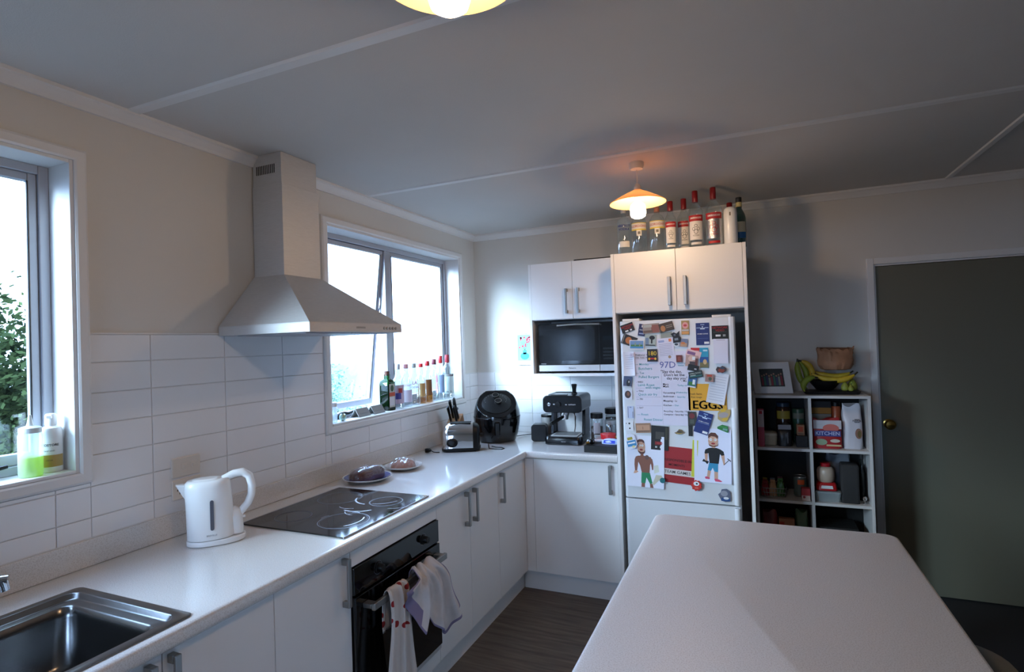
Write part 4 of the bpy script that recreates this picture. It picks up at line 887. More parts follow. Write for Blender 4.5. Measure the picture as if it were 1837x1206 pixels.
# ------------------------------------------------------------------ bottles
def bottle(label, loc, rz, prof, gm, cap, labels=(), texts=(), liquid=None, group=None, sx=1, sy=1, neck=None, name='bottle', cat='bottle', n=28):
    """prof: (r,z) outer; cap: (r,z0,z1,mat); labels: (r,z0,z1,a0,a1,mat) arcs facing -y; texts (string,size,z,r,mat)"""
    b = thing(name, label, cat, loc, rz, group)
    obj('body', MB().lathe(prof, (0, 0, 0), n, sx=sx, sy=sy, cap1=False), gm, b, smooth=True)
    if cap: obj('cap', MB().lathe([(cap[0] * .9, cap[1]), (cap[0], cap[1] + .003), (cap[0], cap[2] - .003), (cap[0] * .9, cap[2])], (0, 0, 0), 16), cap[3], b, smooth=True)
    for (r, z0, z1, a0, a1, mt) in labels:
        k = 16; mb = MB()
        mb.rings([[(r * sx * sin(RAD(a0 + (a1 - a0) * i / k)), -r * sy * cos(RAD(a0 + (a1 - a0) * i / k)), z) for i in range(k + 1)] for z in (z0, z1)], 0, False, False, close=False)
        obj('paper_label', mb, mt, b, smooth='all', fixn=False)
    for (s_, size, z, r, mt) in texts:
        obj('lettering', MB().text(s_, lambda u, v: (r * sx * sin(u / r), -r * sy * cos(u / r), z + v), size, bold=.012), mt, b, fixn=False)
    if liquid:
        mt, frac = liquid; pr = [(max(r - .003, .002), max(z, .004)) for r, z in prof if z < frac]; pr.append((pr[-1][0], frac))
        obj('liquid', MB().lathe(pr, (0, 0, 0), n, sx=sx, sy=sy), mt, b, smooth=True)
    return b
RC = flat((.52, .07, .09), .35); WC = flat((.88, .88, .88), .4); BLUE = flat((.15, .20, .55)); YB = flat((.88, .78, .30)); WL = flat((.86, .84, .82)); RL = flat((.66, .12, .14)); KL = flat((.10, .10, .11)); GL = flat((.45, .42, .38)); SIL = mat('silver_foil', (.75, .72, .72), .25, metal=.9, bump=.8, bscale=200)
def vodka(R0=.043, Hh=.335, k=1.):
    s = Hh; return [(R0 * .92, 0), (R0, .006), (R0, s * .60), (R0 * .93, s * .66), (R0 * .60, s * .73), (.017, s * .78), (.0155, s * .84), (.0145, s * .93)]
G_f = 'spirit bottles on top of the fridge cupboards'
CT = 2.1085
ang = lambda x, y: atan2(-(2.053 - x), (4.004 + y)) * -1  # turn label towards the room
def rz(x, y): return atan2(2.053 - x, 4.004 + y)
def smirn(label, x, y, R0, Hh, foil=False):
    z1 = Hh * .53
    L = [(R0 + .0006, Hh * .14, Hh * .46, -52, 52, SIL if foil else WL), (R0 + .0008, Hh * .46, z1 + .012, -60, 60, RL), (R0 + .0006, Hh * .06, Hh * .10, -40, 40, RL if foil else WL)]
    b = bottle(label, (x, y, CT), rz(x, y), vodka(R0, Hh), M_clear, (.0165, Hh * .80, Hh, RC), L, [('SMIRNOFF', R0 * .34, (Hh * .46 + z1 + .012) / 2, R0 + .0016, WC)], group=G_f)
    mb = MB(); rr_ = R0 + .0013; zc = Hh * .315; k = R0 / .043
    for (cx, cz, rx, rz_, w_) in ((0, .022, .009, .009, .0022), (-.013, .004, .008, .010, .0020), (.013, .004, .008, .010, .0020), (0, -.012, .012, .013, .0024), (0, -.034, .018, .004, .0018)):
        n = 18; mb.rings([[(rr_ * sin(((cx + (rx - q) * cos(2 * pi * i / n)) * k) / rr_), -rr_ * cos(((cx + (rx - q) * cos(2 * pi * i / n)) * k) / rr_), zc + (cz + (rz_ - q) * sin(2 * pi * i / n)) * k) for i in range(n)] for q in (0, w_)], 0, False, False)
    obj('crest', mb, KL if not foil else RL, b, fixn=False)
    return b
bottle('clear spirit bottle with blue capital lettering, leftmost above the fridge', (1.352, -.60, CT), rz(1.352, -.6), [(.040, 0), (.043, .006), (.043, .185), (.039, .215), (.028, .232), (.016, .240), (.0155, .285)], M_clear, (.017, .262, .296, flat((.70, .70, .72), .3)),
       [(.0436, .05, .085, -45, 45, WL)], [('ABSOLUT', .020, .180, .0442, BLUE), ('VODKA', .020, .158, .0442, BLUE)], group=G_f)
def gord(label, x, y, rw):
    return bottle(label, (x, y, CT), rz(x, y), [(rw * .94, 0), (rw, .006), (rw, .165), (rw * .96, .195), (rw * .7, .222), (.017, .236), (.016, .27)], M_clear, (.017, .246, .275, flat((.70, .45, .35), .4)),
           [(rw + .0006, .148, .185, -62, 62, WL), (rw + .0008, .142, .150, -62, 62, YB), (rw + .0008, .184, .188, -62, 62, YB), (rw + .0006, .108, .143, -18, 18, WL), (rw + .0009, .118, .134, -9, 9, GL)], [("GORDON'S", .0195, .166, rw + .0014, RL)], group=G_f)
gord('clear gin bottle with a yellow-edged label right behind the lit bulb', 1.443, -.60, .048)
gord('clear gin bottle with a yellow-edged label just right of the bulb', 1.552, -.60, .048)
smirn('small red-capped vodka bottle beside the second gin bottle', 1.636, -.645, .033, .29)
smirn('tall red-capped vodka bottle partly hidden behind its neighbour, fifth from left', 1.700, -.52, .041, .325)
smirn('tall red-capped vodka bottle with a full white crest label, sixth from left', 1.775, -.62, .043, .338)
smirn('largest red-capped vodka bottle with a sparkling foil label', 1.873, -.60, .048, .350, True)
bottle('plain clear bottle with a red cap behind the white one', (1.955, -.44, CT), 0, vodka(.036, .285), M_clear, (.0165, .285 * .80, .285, RC), group=G_f)
bottle('opaque white rounded bottle above the fridge cupboards', (1.962, -.60, CT), 0, [(.034, 0), (.037, .006), (.037, .185), (.034, .210), (.024, .222), (.004, .226)], M_white, None, [(.0375, .17, .19, -6, 6, GL)], group=G_f)
bottle('dark teal wine bottle with a black top, rightmost above the fridge', (2.008, -.52, CT), rz(2.008, -.52), [(.033, 0), (.036, .006), (.036, .17), (.030, .195), (.016, .225), (.0145, .29)], M_teal, (.0165, .262, .292, KL),
       [(.0366, .05, .145, -60, 60, flat((.74, .72, .62))), (.0368, .05, .085, -60, 60, flat((.12, .36, .58))), (.0172, .235, .262, -180, 180, flat((.74, .70, .50)))], group=G_f)
# window sill bottles
G_s = 'bottles on the far window sill'
SZ = 1.1995; SXB = -.062
jb = thing('bottle', 'square dark green liqueur bottle with an orange and white label', 'bottle', (SXB - .002, -1.120, SZ), RAD(88), G_s)
mb = MB(); mb.rings([[(p[0], p[1], z) for p in rrect(-.036 * s_, .036 * s_, -.036 * s_, .036 * s_, .006 * s_ + .001, 3)] for s_, z in ((.95, 0), (1, .004), (1, .165), (.9, .182), (.42, .196), (.40, .205), (.40, .225))])
obj('body', mb, M_green, jb, smooth=True)
obj('liquid', box(-.033, .033, -.033, .033, .004, .158), mat('dark_liqueur', (.03, .04, .03), .3), jb)
obj('cap', MB().lathe([(.016, .216), (.0165, .244), (.012, .246)], (0, 0, 0), 14), flat((.36, .20, .14)), jb, smooth=True)
mb = MB().box(-.027, .027, -.0368, -.0364, .02, .165, 0).box(-.0275, .0275, -.0371, -.0369, .088, .112, 1).box(-.024, .024, -.0371, -.0369, .03, .084, 2); disc(mb, 0, .138, .016, .020, 3, -.0372)
obj('paper_label', mb, [flat((.72, .72, .66)), flat((.75, .30, .16)), flat((.80, .80, .82)), flat((.25, .35, .22))], jb)
def sb(label, y, R0, Hh, cap, labels=(), texts=(), liquid=None, sqr=False):
    return bottle(label, (SXB, y, SZ), RAD(40), vodka(R0, Hh), M_clear, cap, labels, texts, liquid, group=G_s)
RC2 = flat((.70, .14, .16), .4)
sb('clear bottle with a red and blue patterned label next to the green bottle', -1.010, .038, .285, (.016, .25, .285, flat((.75, .75, .78))), [(.0386, .03, .15, -70, 70, flat((.80, .72, .80))), (.0388, .06, .10, -30, 25, flat((.30, .30, .60))), (.0390, .10, .13, 0, 40, flat((.70, .25, .25)))])
sb('clear rounded bottle with pink lettering, third on the sill', -.915, .039, .28, (.015, .25, .28, flat((.85, .6, .62))), [(.0396, .03, .11, -60, 60, flat((.85, .82, .90)))], [('ABSOLUT', .018, .14, .0402, flat((.75, .3, .5)))])
sb('clear rounded bottle with pink and violet lettering, fourth on the sill', -.822, .039, .28, (.015, .25, .28, flat((.7, .7, .68))), (), [('LA', .03, .15, .0402, flat((.7, .25, .5))), ('VODKA', .018, .12, .0402, flat((.55, .3, .7)))])
sb('whisky bottle with a little amber liquor and a bright red cap', -.735, .034, .275, (.015, .25, .275, flat((.85, .15, .18))), [(.0346, .05, .14, -50, 50, flat((.78, .62, .40)))], (), (M_amber, .045))
sb('amber liquor bottle with dark printed figures and a red cap', -.650, .036, .29, (.016, .255, .29, RC2), [(.0366, .05, .16, -45, 45, flat((.50, .32, .18)))], (), (M_amber, .07))
sb('clear bottle with a narrow purple-red cap, sixth clear one', -.560, .036, .30, (.0165, .26, .30, flat((.42, .16, .22)))) 
sb('clear vodka bottle with red and blue edge label near the sill end', -.470, .040, .32, (.0165, .265, .32, RC2), [(.0406, .05, .18, -75, 30, flat((.55, .62, .75))), (.0408, .05, .18, -75, -40, flat((.65, .35, .38)))])
sb('clear vodka bottle with a broad white crest label at the right end of the sill', -.372, .047, .325, (.0165, .265, .325, flat((.55, .10, .16))), [(.0476, .035, .17, -75, 60, flat((.82, .88, .88))), (.0478, .165, .182, -75, 60, flat((.35, .32, .36)))], [('SMIRNOFF', .014, .1735, .0484, WC), ('No. 21', .018, .05, .0484, KL)])
# sill oddments
jr = thing('glass_jar', 'pale cloudy glass jar at the left end of the far window sill', 'jar', (-.045, -1.650, SZ))
obj('glass', MB().lathe([(.028, 0), (.031, .004), (.031, .075), (.026, .084)], (0, 0, 0), 20, cap1=False), M_frost, jr, smooth=True)
obj('lid', MB().lathe([(.029, .084), (.030, .090), (.030, .104), (.026, .107)], (0, 0, 0), 20), M_whitem, jr, smooth=True)
bb = thing('ornament', 'little round silver ornament beside the cloudy glass jar', 'ornament', (-.022, -1.588, SZ))
obj('ball', MB().lathe([(.004, 0), (.014, .004), (.020, .016), (.020, .024), (.014, .036), (.004, .040)], (0, 0, 0), 20), mat('pale_green_glass', (.70, .82, .76), .1, metal=.5), bb, smooth=True)
obj('collar', MB().lathe([(.008, .038), (.009, .050), (.004, .052)], (0, 0, 0), 12), M_handle, bb)
M_card = flat((.56, .57, .56), .7)
for lab, y in (('folded grey tent card on the far window sill, the left one of two', -1.405), ('folded grey tent card on the far window sill, beside the green bottle', -1.265)):
    t_ = thing('tent_card', lab, 'card', (-.045, y, SZ), RAD(4), 'folded tent cards on the sill')
    mb = MB(); mb.rings([[(.030, -.058, 0), (.003, -.058, .048), (-.003, -.058, .048), (-.030, -.058, 0), (-.027, -.058, 0), (0, -.058, .045), (.027, -.058, 0)], [(.030, .058, 0), (.003, .058, .048), (-.003, .058, .048), (-.030, .058, 0), (-.027, .058, 0), (0, .058, .045), (.027, .058, 0)]])
    obj('folded_card', mb, M_card, t_)
    obj('printed_line', MB().add([(.0225, -.045, .0145), (.0225, .045, .0145), (.0185, .045, .0215), (.0185, -.045, .0215)], [(0, 1, 2, 3)]) or box(.0200, .0206, -.04, .04, .018, .020), flat((.45, .46, .46)), t_)
# near window sill
sq = thing('squeeze_bottle', 'clear squeeze bottle half full of yellow-green soap', 'bottle', (-.036, -3.012, 1.2265))
obj('body', MB().lathe([(.028, 0), (.031, .004), (.031, .128), (.028, .138), (.0265, .139)], (0, 0, 0), 28, cap1=False), M_frost, sq, smooth=True)
obj('liquid', MB().lathe([(.0265, .003), (.029, .006), (.029, .062)], (0, 0, 0), 28), M_soap, sq, smooth=True)
obj('nozzle_cap', MB().lathe([(.0285, .136), (.029, .139), (.029, .152), (.020, .156), (.0105, .158), (.008, .166), (.0035, .192), (.002, .193)], (0, 0, 0), 24), mat('translucent_white', (.86, .90, .90), .35), sq, smooth=True)
lo = thing('lotion_bottle', 'white pump lotion bottle with a gold lower label in the window corner', 'bottle', (-.055, -2.946, 1.2265), RAD(52))
obj('body', MB().lathe([(.027, 0), (.030, .004), (.030, .128), (.026, .142), (.014, .148), (.013, .152)], (0, 0, 0), 28), M_white, lo, smooth=True)
obj('pump_head', MB().lathe([(.0155, .150), (.016, .154), (.016, .182), (.013, .187), (.003, .189)], (0, 0, 0), 20).box(-.006, .006, -.030, -.010, .174, .183), M_white, lo, smooth=True)
def arc(mb, r, z0, z1, a0, a1, m_=0, k=16): mb.rings([[(r * sin(RAD(a0 + (a1 - a0) * i / k)), -r * cos(RAD(a0 + (a1 - a0) * i / k)), z) for i in range(k + 1)] for z in (z0, z1)], m_, False, False, close=False)
mb = MB(); arc(mb, .0304, .018, .056, -80, 80); obj('gold_label', mb, flat((.72, .60, .36)), lo, fixn=False, smooth='all')
mb = MB(); mb.text('ECOSTORE', lambda u, v: (.0306 * sin(u / .0306), -.0306 * cos(u / .0306), .088 + v), .0105, bold=.02); mb.text('hand wash', lambda u, v: (.0306 * sin(u / .0306), -.0306 * cos(u / .0306), .070 + v), .007); mb.text('citrus', lambda u, v: (.0309 * sin(u / .0309), -.0309 * cos(u / .0309), .040 + v), .008)
obj('lettering', mb, flat((.25, .26, .30)), lo, fixn=False)

# ------------------------------------------------------------------ things on the worktop
BZ = .9008
# kettle: handle towards local +x
kt = thing('kettle', 'white plastic electric kettle standing on the worktop near the sink', 'kettle', (.205, -2.575, BZ), RAD(50))
def oval(z, x0, x1, w_, n=36, nose=0):
    cx = (x0 + x1) / 2; a = (x1 - x0) / 2; out = []
    for i in range(n):
        t = 2 * pi * i / n; c_, s_ = cos(t), sin(t)
        out.append((cx + a * (abs(c_) ** .85) * (1 if c_ > 0 else -1), w_ * (abs(s_) ** .9) * (1 if s_ > 0 else -1), z))
    return out
obj('base', MB().rings([oval(.0, -.078, .108, .060), oval(.003, -.082, .112, .064), oval(.017, -.082, .112, .064), oval(.020, -.080, .108, .062)]), M_white, kt, smooth=True)
obj('jug', MB().rings([oval(.0225, -.080, .078, .062), oval(.06, -.0805, .076, .062), oval(.15, -.083, .070, .058), oval(.205, -.086, .066, .055), oval(.222, -.084, .064, .053), oval(.231, -.076, .056, .046), oval(.2315, -.06, .04, .034)]), M_white, kt, smooth=True, angle=60)
obj('spout', MB().rings([[(-.078, -.022, .222), (-.078, .022, .222), (-.078, .012, .160), (-.078, -.012, .160)], [(-.112, -.009, .224), (-.112, .009, .224), (-.090, .006, .180), (-.090, -.006, .180)]]), M_white, kt, bevel=.004)
obj('lid', MB().rings([oval(.2317, -.062, .035, .036), oval(.2350, -.058, .030, .032), oval(.2355, -.04, .02, .02)]), M_white, kt, smooth=True)
hp = [(.040, 0, .226), (.075, 0, .240), (.105, 0, .243), (.128, 0, .226), (.137, 0, .190), (.134, 0, .155), (.122, 0, .125), (.104, 0, .104), (.088, 0, .085)]
obj('handle', MB().tube(hp, [.012, .014, .015, .015, .0145, .014, .014, .014, .012], 12), M_white, kt, smooth=True)
obj('rear_column', MB().rings([oval(.0225, .060, .106, .030, 20), oval(.08, .055, .104, .028, 20), oval(.108, .055, .098, .020, 20), oval(.118, .05, .08, .01, 20)]), M_white, kt, smooth=True)
yq = -.0612
mb = MB(); mb.prism([(p[0], p[1]) for p in rrect(-.006, .006, .058, .165, .006, 4)], lambda u, v, d_: (u + .004, -.0595 - .003 * (1 - (v - .06) * 6) - d_, v), 0, .0028)
obj('water_gauge', mb, flat((.34, .34, .38), .2), kt)
obj('lettering', MB().text('BREVILLE', lambda u, v: (.002 + u, -.0632, .040 + v), .0085), flat((.5, .5, .5)), kt, fixn=False)
obj('switch', box(.098, .112, -.012, .012, .075, .082), M_white, kt, bevel=.002)

# plates with wrapped food
def plate(label, x, y, r, inner, rim):
    p = thing('plate', label, 'plate', (x, y, BZ), 0, 'plates of wrapped food by the hob')
    obj('dish', MB().lathe([(r * .55, 0), (r * .60, .002), (r * .80, .010), (r * .985, .020), (r, .0225), (r * .985, .0235), (r * .80, .0135), (r * .6, .006), (.002, .0055)], (0, 0, 0), 48), rim, p, smooth=True)
    obj('glazed_well', MB().lathe([(r * .93, .0222), (r * .79, .0142), (r * .6, .0068), (.002, .0063)], (0, 0, 0), 48, cap0=False, cap1=False), inner, p, smooth=True)
    return p
M_bluegl = mat('blue_glaze', (.36, .40, .60), .12); M_cer = mat('cream_glaze', (.80, .78, .76), .15)
plate('shallow blue-glazed plate under the dark wrapped loaf', .175, -1.640, .128, M_bluegl, M_cer)
plate('smaller white plate under the crumpled wrapped pastry', .205, -1.355, .108, M_cer, M_cer)
def lump(mb, cx, cy, z0, ax, ay, hz, seed, wob=.12, m_=0, rot=0, n=28, k=10, p=2.6):
    R_ = random.Random(seed); ph = [R_.uniform(0, 6) for _ in range(6)]; rs = []
    for j in range(k + 1):
        t = j / k; zz = sin(t * pi / 2); rr_ = max(.02, (1 - zz ** p)) ** (1 / p)
        ring = []
        for i in range(n):
            a = 2 * pi * i / n; w_ = 1 + wob * (sin(3 * a + ph[0] + t * 2) * .5 + sin(7 * a + ph[1] + t * 5) * .3 + sin(11 * a + ph[2] - t * 4) * .25)
            c_, s_ = cos(a), sin(a); e = (abs(c_) ** p + abs(s_) ** p) ** (-1 / p)
            x, y = ax * c_ * e * rr_ * w_, ay * s_ * e * rr_ * w_
            ring.append((cx + x * cos(rot) - y * sin(rot), cy + x * sin(rot) + y * cos(rot), z0 + hz * zz * (1 + wob * .4 * sin(5 * a + ph[3]))))
        rs.append(ring)
    mb.rings(rs, m_)
M_loaf = mat('dark_loaf', (.33, .16, .13), .55, bump=.6, bscale=90, var=.25, vscale=30)
lf = thing('loaf', 'dark brown fruit loaf in cling film on the blue plate', 'loaf', (.175, -1.640, BZ + .0085))
mb = MB(); lump(mb, 0, 0, 0, .050, .098, .058, 1, .05, rot=RAD(-8), p=4); obj('cake', mb, M_loaf, lf, smooth=True)
mb = MB(); lump(mb, 0, 0, .001, .056, .110, .066, 5, .045, rot=RAD(-8), p=3.4, n=60, k=14); obj('film', mb, M_wrap, lf, smooth='all')
pk = thing('wrapped_pastry', 'pale pastry in crumpled shiny film on the white plate', 'pastry', (.205, -1.355, BZ + .0085))
mb = MB(); lump(mb, 0, 0, 0, .060, .072, .040, 8, .12); obj('crust', mb, mat('pastry', (.66, .46, .38), .6, bump=.5, bscale=60, var=.2, vscale=40), pk, smooth=True)
mb = MB(); lump(mb, 0, 0, .001, .068, .082, .052, 21, .22, n=64, k=16); obj('film', mb, M_wrap, pk, smooth='all')

# toaster
to = thing('toaster', 'rounded chrome two-slot toaster on the worktop by the knife block', 'toaster', (.265, -.775, BZ), RAD(24))
def arch(x, w_, h_, z0=.022, n=18):
    out = []
    for i in range(n + 1):
        a = pi * i / n; c_, s_ = cos(a), sin(a)
        out.append((x, -w_ * (abs(c_) ** .75) * (1 if c_ > 0 else -1), z0 + h_ * (abs(s_) ** .62)))
    return out
obj('chrome_shell', MB().rings([arch(-.121, .040, .080), arch(-.119, .058, .112), arch(-.111, .069, .136), arch(-.096, .076, .151), arch(-.075, .079, .158), arch(0, .079, .160), arch(.080, .078, .156)]), M_chrome, to, smooth=True, angle=55)
obj('end_panel', MB().rings([arch(.0805, .077, .156), arch(.105, .075, .150), arch(.118, .066, .132)]), M_blackpl, to, smooth=True, angle=55)
obj('base', MB().rr(-.128, .124, -.088, .088, [0.004, .006, .020, .024], .05, insets=[.006, .001, 0, .006]), M_blackpl, to, smooth=True)
obj('slot', box(-.07, .065, -.034, -.012, .1785, .1835), M_dark, to); obj('slot', box(-.07, .065, .012, .034, .1785, .1835), M_dark, to)
obj('dial_panel', MB().lathe([(.030, 0), (.029, -.006), (.018, -.010), (.016, -.018), (.003, -.019)], (-.055, -.0760, .060), 24, 0, 'y', sx=1.25), M_blackpl, to, smooth=True)
obj('lever', box(.118, .138, -.016, .016, .098, .108), M_blackpl, to, bevel=.003)
for x in (-.09, .09): obj('foot', MB().lathe([(.010, -.0003), (.010, .0045)], (x, -.05, 0), 8).lathe([(.010, -.0003), (.010, .0045)], (x, .05, 0), 8), M_blackpl, to)
# knife block and knives
kb = thing('knife_block', 'pale wooden knife block tilted behind the toaster', 'knife block', (.105, -.560, BZ), RAD(102))
# local: slanted prism leaning along -x ; slots on the sloping face
prof = [(-.055, 0), (.085, 0), (.085, .090), (.030, .205), (-.075, .150)]
mb = MB(); mb.prism(prof, lambda u, v, d_: (u, d_, v), -.045, .045); obj('block', mb, M_wood, kb, bevel=.003)
M_kh = mat('knife_handle', (.05, .05, .055), .4)
for i, (u, y, L) in enumerate(((-.056, -.024, .135), (-.050, .020, .125), (-.022, -.024, .175), (-.014, .014, .150), (.012, -.004, .125))):
    kn = thing('knife', ['black-handled knife in the block, lowest on the left', 'black-handled knife, rear low slot of the block', 'largest black-handled knife standing highest in the block', 'black-handled knife right of the largest one', 'black-handled knife in the top slot nearest the air fryer'][i], 'knife', (.105, -.560, BZ), RAD(102), 'knives in the block')
    base = Vector((u, y, .150 + (u + .075) / .105 * .055 + .001)); dv = Vector((-.52, 0, .85)).normalized()
    a = base + dv * .0; b = base + dv * L
    side = Vector((0, 1, 0)); nn = dv.cross(side)
    rs = []
    for t, s_ in ((0, .8), (.06, .95), (.5, .85), (.85, 1.05), (.97, 1.0), (1, .6)):
        p = a + (b - a) * t; rs.append([p + side * (.0085 * s_ * cos(q * pi / 5)) + nn * (.0165 * s_ * sin(q * pi / 5)) for q in range(10)])
    obj('handle', MB().rings(rs), M_kh, kn, smooth=True)
    bl = MB(); e = base - dv * .09; bl.rings([[base + nn * .010 - dv * .0003 + side * .0006, base - nn * .010 - dv * .0003 + side * .0006, base - nn * .010 - dv * .0003 - side * .0006, base + nn * .010 - dv * .0003 - side * .0006], [e + nn * .006 + side * .0004, e - nn * .006 + side * .0004, e - nn * .006 - side * .0004, e + nn * .006 - side * .0004]]); obj('blade', bl, M_chrome, kn)
kn = thing('kitchen_shears', 'kitchen shears with black loop handles at the air fryer side of the knife block', 'scissors', (.105, -.560, BZ), RAD(102), 'knives in the block')
for sy in (-1, 1):
    pts = []
    for q in range(13):
        a_ = 2 * pi * q / 12; pts.append((.050 + .016 * cos(a_), .024 + sy * .014 + .011 * sin(a_), .222 + .5 * .016 * cos(a_) + .012))
    obj('loop_handle', MB().tube(pts, .0042, 6), M_kh, kn, smooth=True)
obj('blade', MB().tube([(.036, .024, .222), (.020, .024, .13)], [.006, .003], 6), M_chrome, kn)
# plug and flex
pl = thing('power_plug', 'black three-pin plug lying by the toaster on its flex', 'plug', (.095, -.915, BZ))
obj('plug_body', MB().rings([[(x, yy, zz) for yy, zz in ((-.012 * s_, .014 - .012 * s_), (.012 * s_, .014 - .012 * s_), (.014 * s_, .014), (.012 * s_, .014 + .012 * s_), (-.012 * s_, .014 + .012 * s_), (-.014 * s_, .014))] for x, s_ in ((-.020, .9), (-.016, 1.1), (.004, 1.0), (.020, .5))]), M_blackpl, pl, bevel=.001)
obj('pin', box(-.036, -.020, -.006, -.004, .010, .016).box(-.036, -.020, .004, .006, .010, .016).box(-.036, -.020, -.001, .001, .018, .024), M_chrome, pl)
obj('flex', MB().tube([(.018, 0, .014), (.040, -.002, .006), (.06, .004, .004), (.075, .014, .0035)], .0032, 6), M_blackpl, pl, smooth=True)
# air fryer
af = thing('air_fryer', 'large glossy black egg-shaped air fryer in the corner of the worktop', 'air fryer', (.352, -.400, BZ), rz(.352, -.4))
M_af = mat('gloss_black_shell', (.02, .022, .03), .09, spec=.4, coat=.2)
pr0 = [(.115, 0), (.130, .006), (.147, .05), (.162, .12), (.168, .17), (.163, .22), (.148, .27), (.127, .315), (.100, .36), (.06, .39), (.005, .40)]
pr = []
for (r0, z0), (r1, z1) in zip(pr0, pr0[1:]):
    for q in range(5): pr.append((r0 + (r1 - r0) * q / 5, z0 + (z1 - z0) * q / 5))
pr.append(pr0[-1])
rs = []; n = 64
for r, z in pr:
    ring = []
    for i in range(n):
        a = 2 * pi * i / n; x, y = r * cos(a), r * sin(a) * .98; zp = .300 + .70 * y
        zp = min(zp, .352)
        ring.append((x, y, min(z, zp)))
    rs.append(ring)
obj('shell', MB().rings(rs), M_af, af, smooth=True, angle=30)
# control face: a disc on the slanted top
tl = math.atan(.70); cf = Vector((0, -.040, .272)); U_ = Vector((1, 0, 0)); V_ = Vector((0, cos(tl), sin(tl))); N_ = Vector((0, -sin(tl), cos(tl)))
def cfp(u, v, d_): return cf + U_ * u + V_ * v + N_ * d_
mb = MB(); n = 40; mb.rings([[cfp(.104 * s_ * cos(2 * pi * i / n), .108 * s_ * sin(2 * pi * i / n), d_) for i in range(n)] for s_, d_ in ((1, -.004), (1, .0015), (.97, .0025))]); obj('control_face', mb, M_blackpl, af, smooth=True)
mb = MB(); mb.rings([[cfp(.108 * s_ * cos(2 * pi * i / n), .112 * s_ * sin(2 * pi * i / n), d_) for i in range(n)] for s_, d_ in ((1.03, -.006), (1.01, .003), (.975, .003), (.975, -.004))], 0, False, False); obj('face_rim', mb, M_af, af, smooth=True)
for (u, v) in ((-.006, .068), (.012, .006)):
    mb = MB(); k = 24
    mb.rings([[cfp(u + r_ * cos(2 * pi * i / k), v + r_ * sin(2 * pi * i / k), d_) for i in range(k)] for r_, d_ in ((.026, .002), (.026, .016), (.023, .020), (.004, .020))]); kn = obj('dial', mb, M_blackpl, af, smooth=True)
    mb = MB(); mb.rings([[cfp(u + r_ * cos(2 * pi * i / k), v + r_ * sin(2 * pi * i / k), .0205) for i in range(k)] for r_ in (.0215, .0245)], 0, False, False); obj('dial_ring', mb, M_chrome, kn)
mb = MB()
for i in range(14): a = RAD(200 - i * 17); mb.box(-.0001, .0001, 0, 0, 0, 0) if False else mb.add([cfp(-.006 + .078 * cos(a) + p, .030 + .062 * sin(a) + q, .0028) for p, q in ((-.002, -.001), (.002, -.001), (.002, .001), (-.002, .001))], [(0, 1, 2, 3)])
obj('dial_marks', mb, M_lt, af, fixn=False)
mb = MB(); 
for z in (.178,): mb.rings([[((r_ * cos(a)), r_ * sin(a) * .98, z + dz) for r_, dz in ((.1682, -.0012), (.1687, 0), (.1682, .0012))] for a in [RAD(180 + q * 6) for q in range(31)]], 0, False, False, close=False)
obj('basket_seam', mb, M_dark, af)
mb = MB(); mb.rings([[(x_, -.158 - dp, z) for x_, dp in ((-.020, 0), (-.018, .018), (.018, .018), (.020, 0))] for z in (.06, .075, .14, .15)]); obj('basket_handle', mb, M_af, af, bevel=.005)

_ia = (Matrix.Translation((.352, -.400, BZ)) @ Matrix.Rotation(rz(.352, -.4), 4, 'Z')).inverted()
def L_(ps): return [_ia @ Vector((x, y, BZ + z)) for x, y, z in ps]
obj('power_cord', MB().tube(L_([(.36, -.57, .004), (.39, -.63, .003), (.43, -.70, .003), (.48, -.715, .003), (.525, -.71, .003), (.53, -.68, .003), (.50, -.65, .003), (.45, -.645, .003), (.41, -.62, .003)]), .0027, 6), M_blackpl, af, smooth=True)
obj('power_cord', MB().tube(L_([(.44, -.26, .012), (.47, -.13, .003), (.53, -.07, .003), (.58, -.10, .003), (.60, -.12, .02), (.575, -.10, .05), (.57, -.08, .065), (.60, -.07, .058), (.63, -.08, .03), (.64, -.12, .003)]), .0027, 6), M_blackpl, af, smooth=True)
# small black canister, steel mug
bx = thing('canister', 'small black rounded canister left of the coffee machine', 'canister', (.650, -.330, BZ), RAD(12))
mb = MB(); mb.prism(rrect(-.054, .054, 0.0, .118, .022, 5), lambda u, v, d_: (u, d_, v), -.045, .045); obj('body', mb, M_blackpl, bx, bevel=.004)
obj('lid_seam', box(-.0545, .0545, -.0455, .0455, .094, .0955), M_dark, bx)
mg = thing('steel_mug', 'ribbed steel mug with a black handle behind the small canister', 'mug', (.665, -.205, BZ), RAD(80))
obj('cup', MB().lathe([(.040, 0), (.043, .004), (.043, .150), (.045, .155), (.045, .165), (.041, .165), (.040, .15), (.038, .01), (.004, .008)], (0, 0, 0), 28), M_steel, mg, smooth=True)
obj('rim_band', MB().lathe([(.0455, .152), (.0458, .166), (.0455, .168), (.0415, .168)], (0, 0, 0), 28, cap0=False, cap1=False), M_blackpl, mg, smooth=True)
obj('handle', MB().tube([(.042, 0, .13), (.070, 0, .13), (.075, 0, .09), (.068, 0, .05), (.042, 0, .045)], .006, 8), M_blackpl, mg, smooth=True)

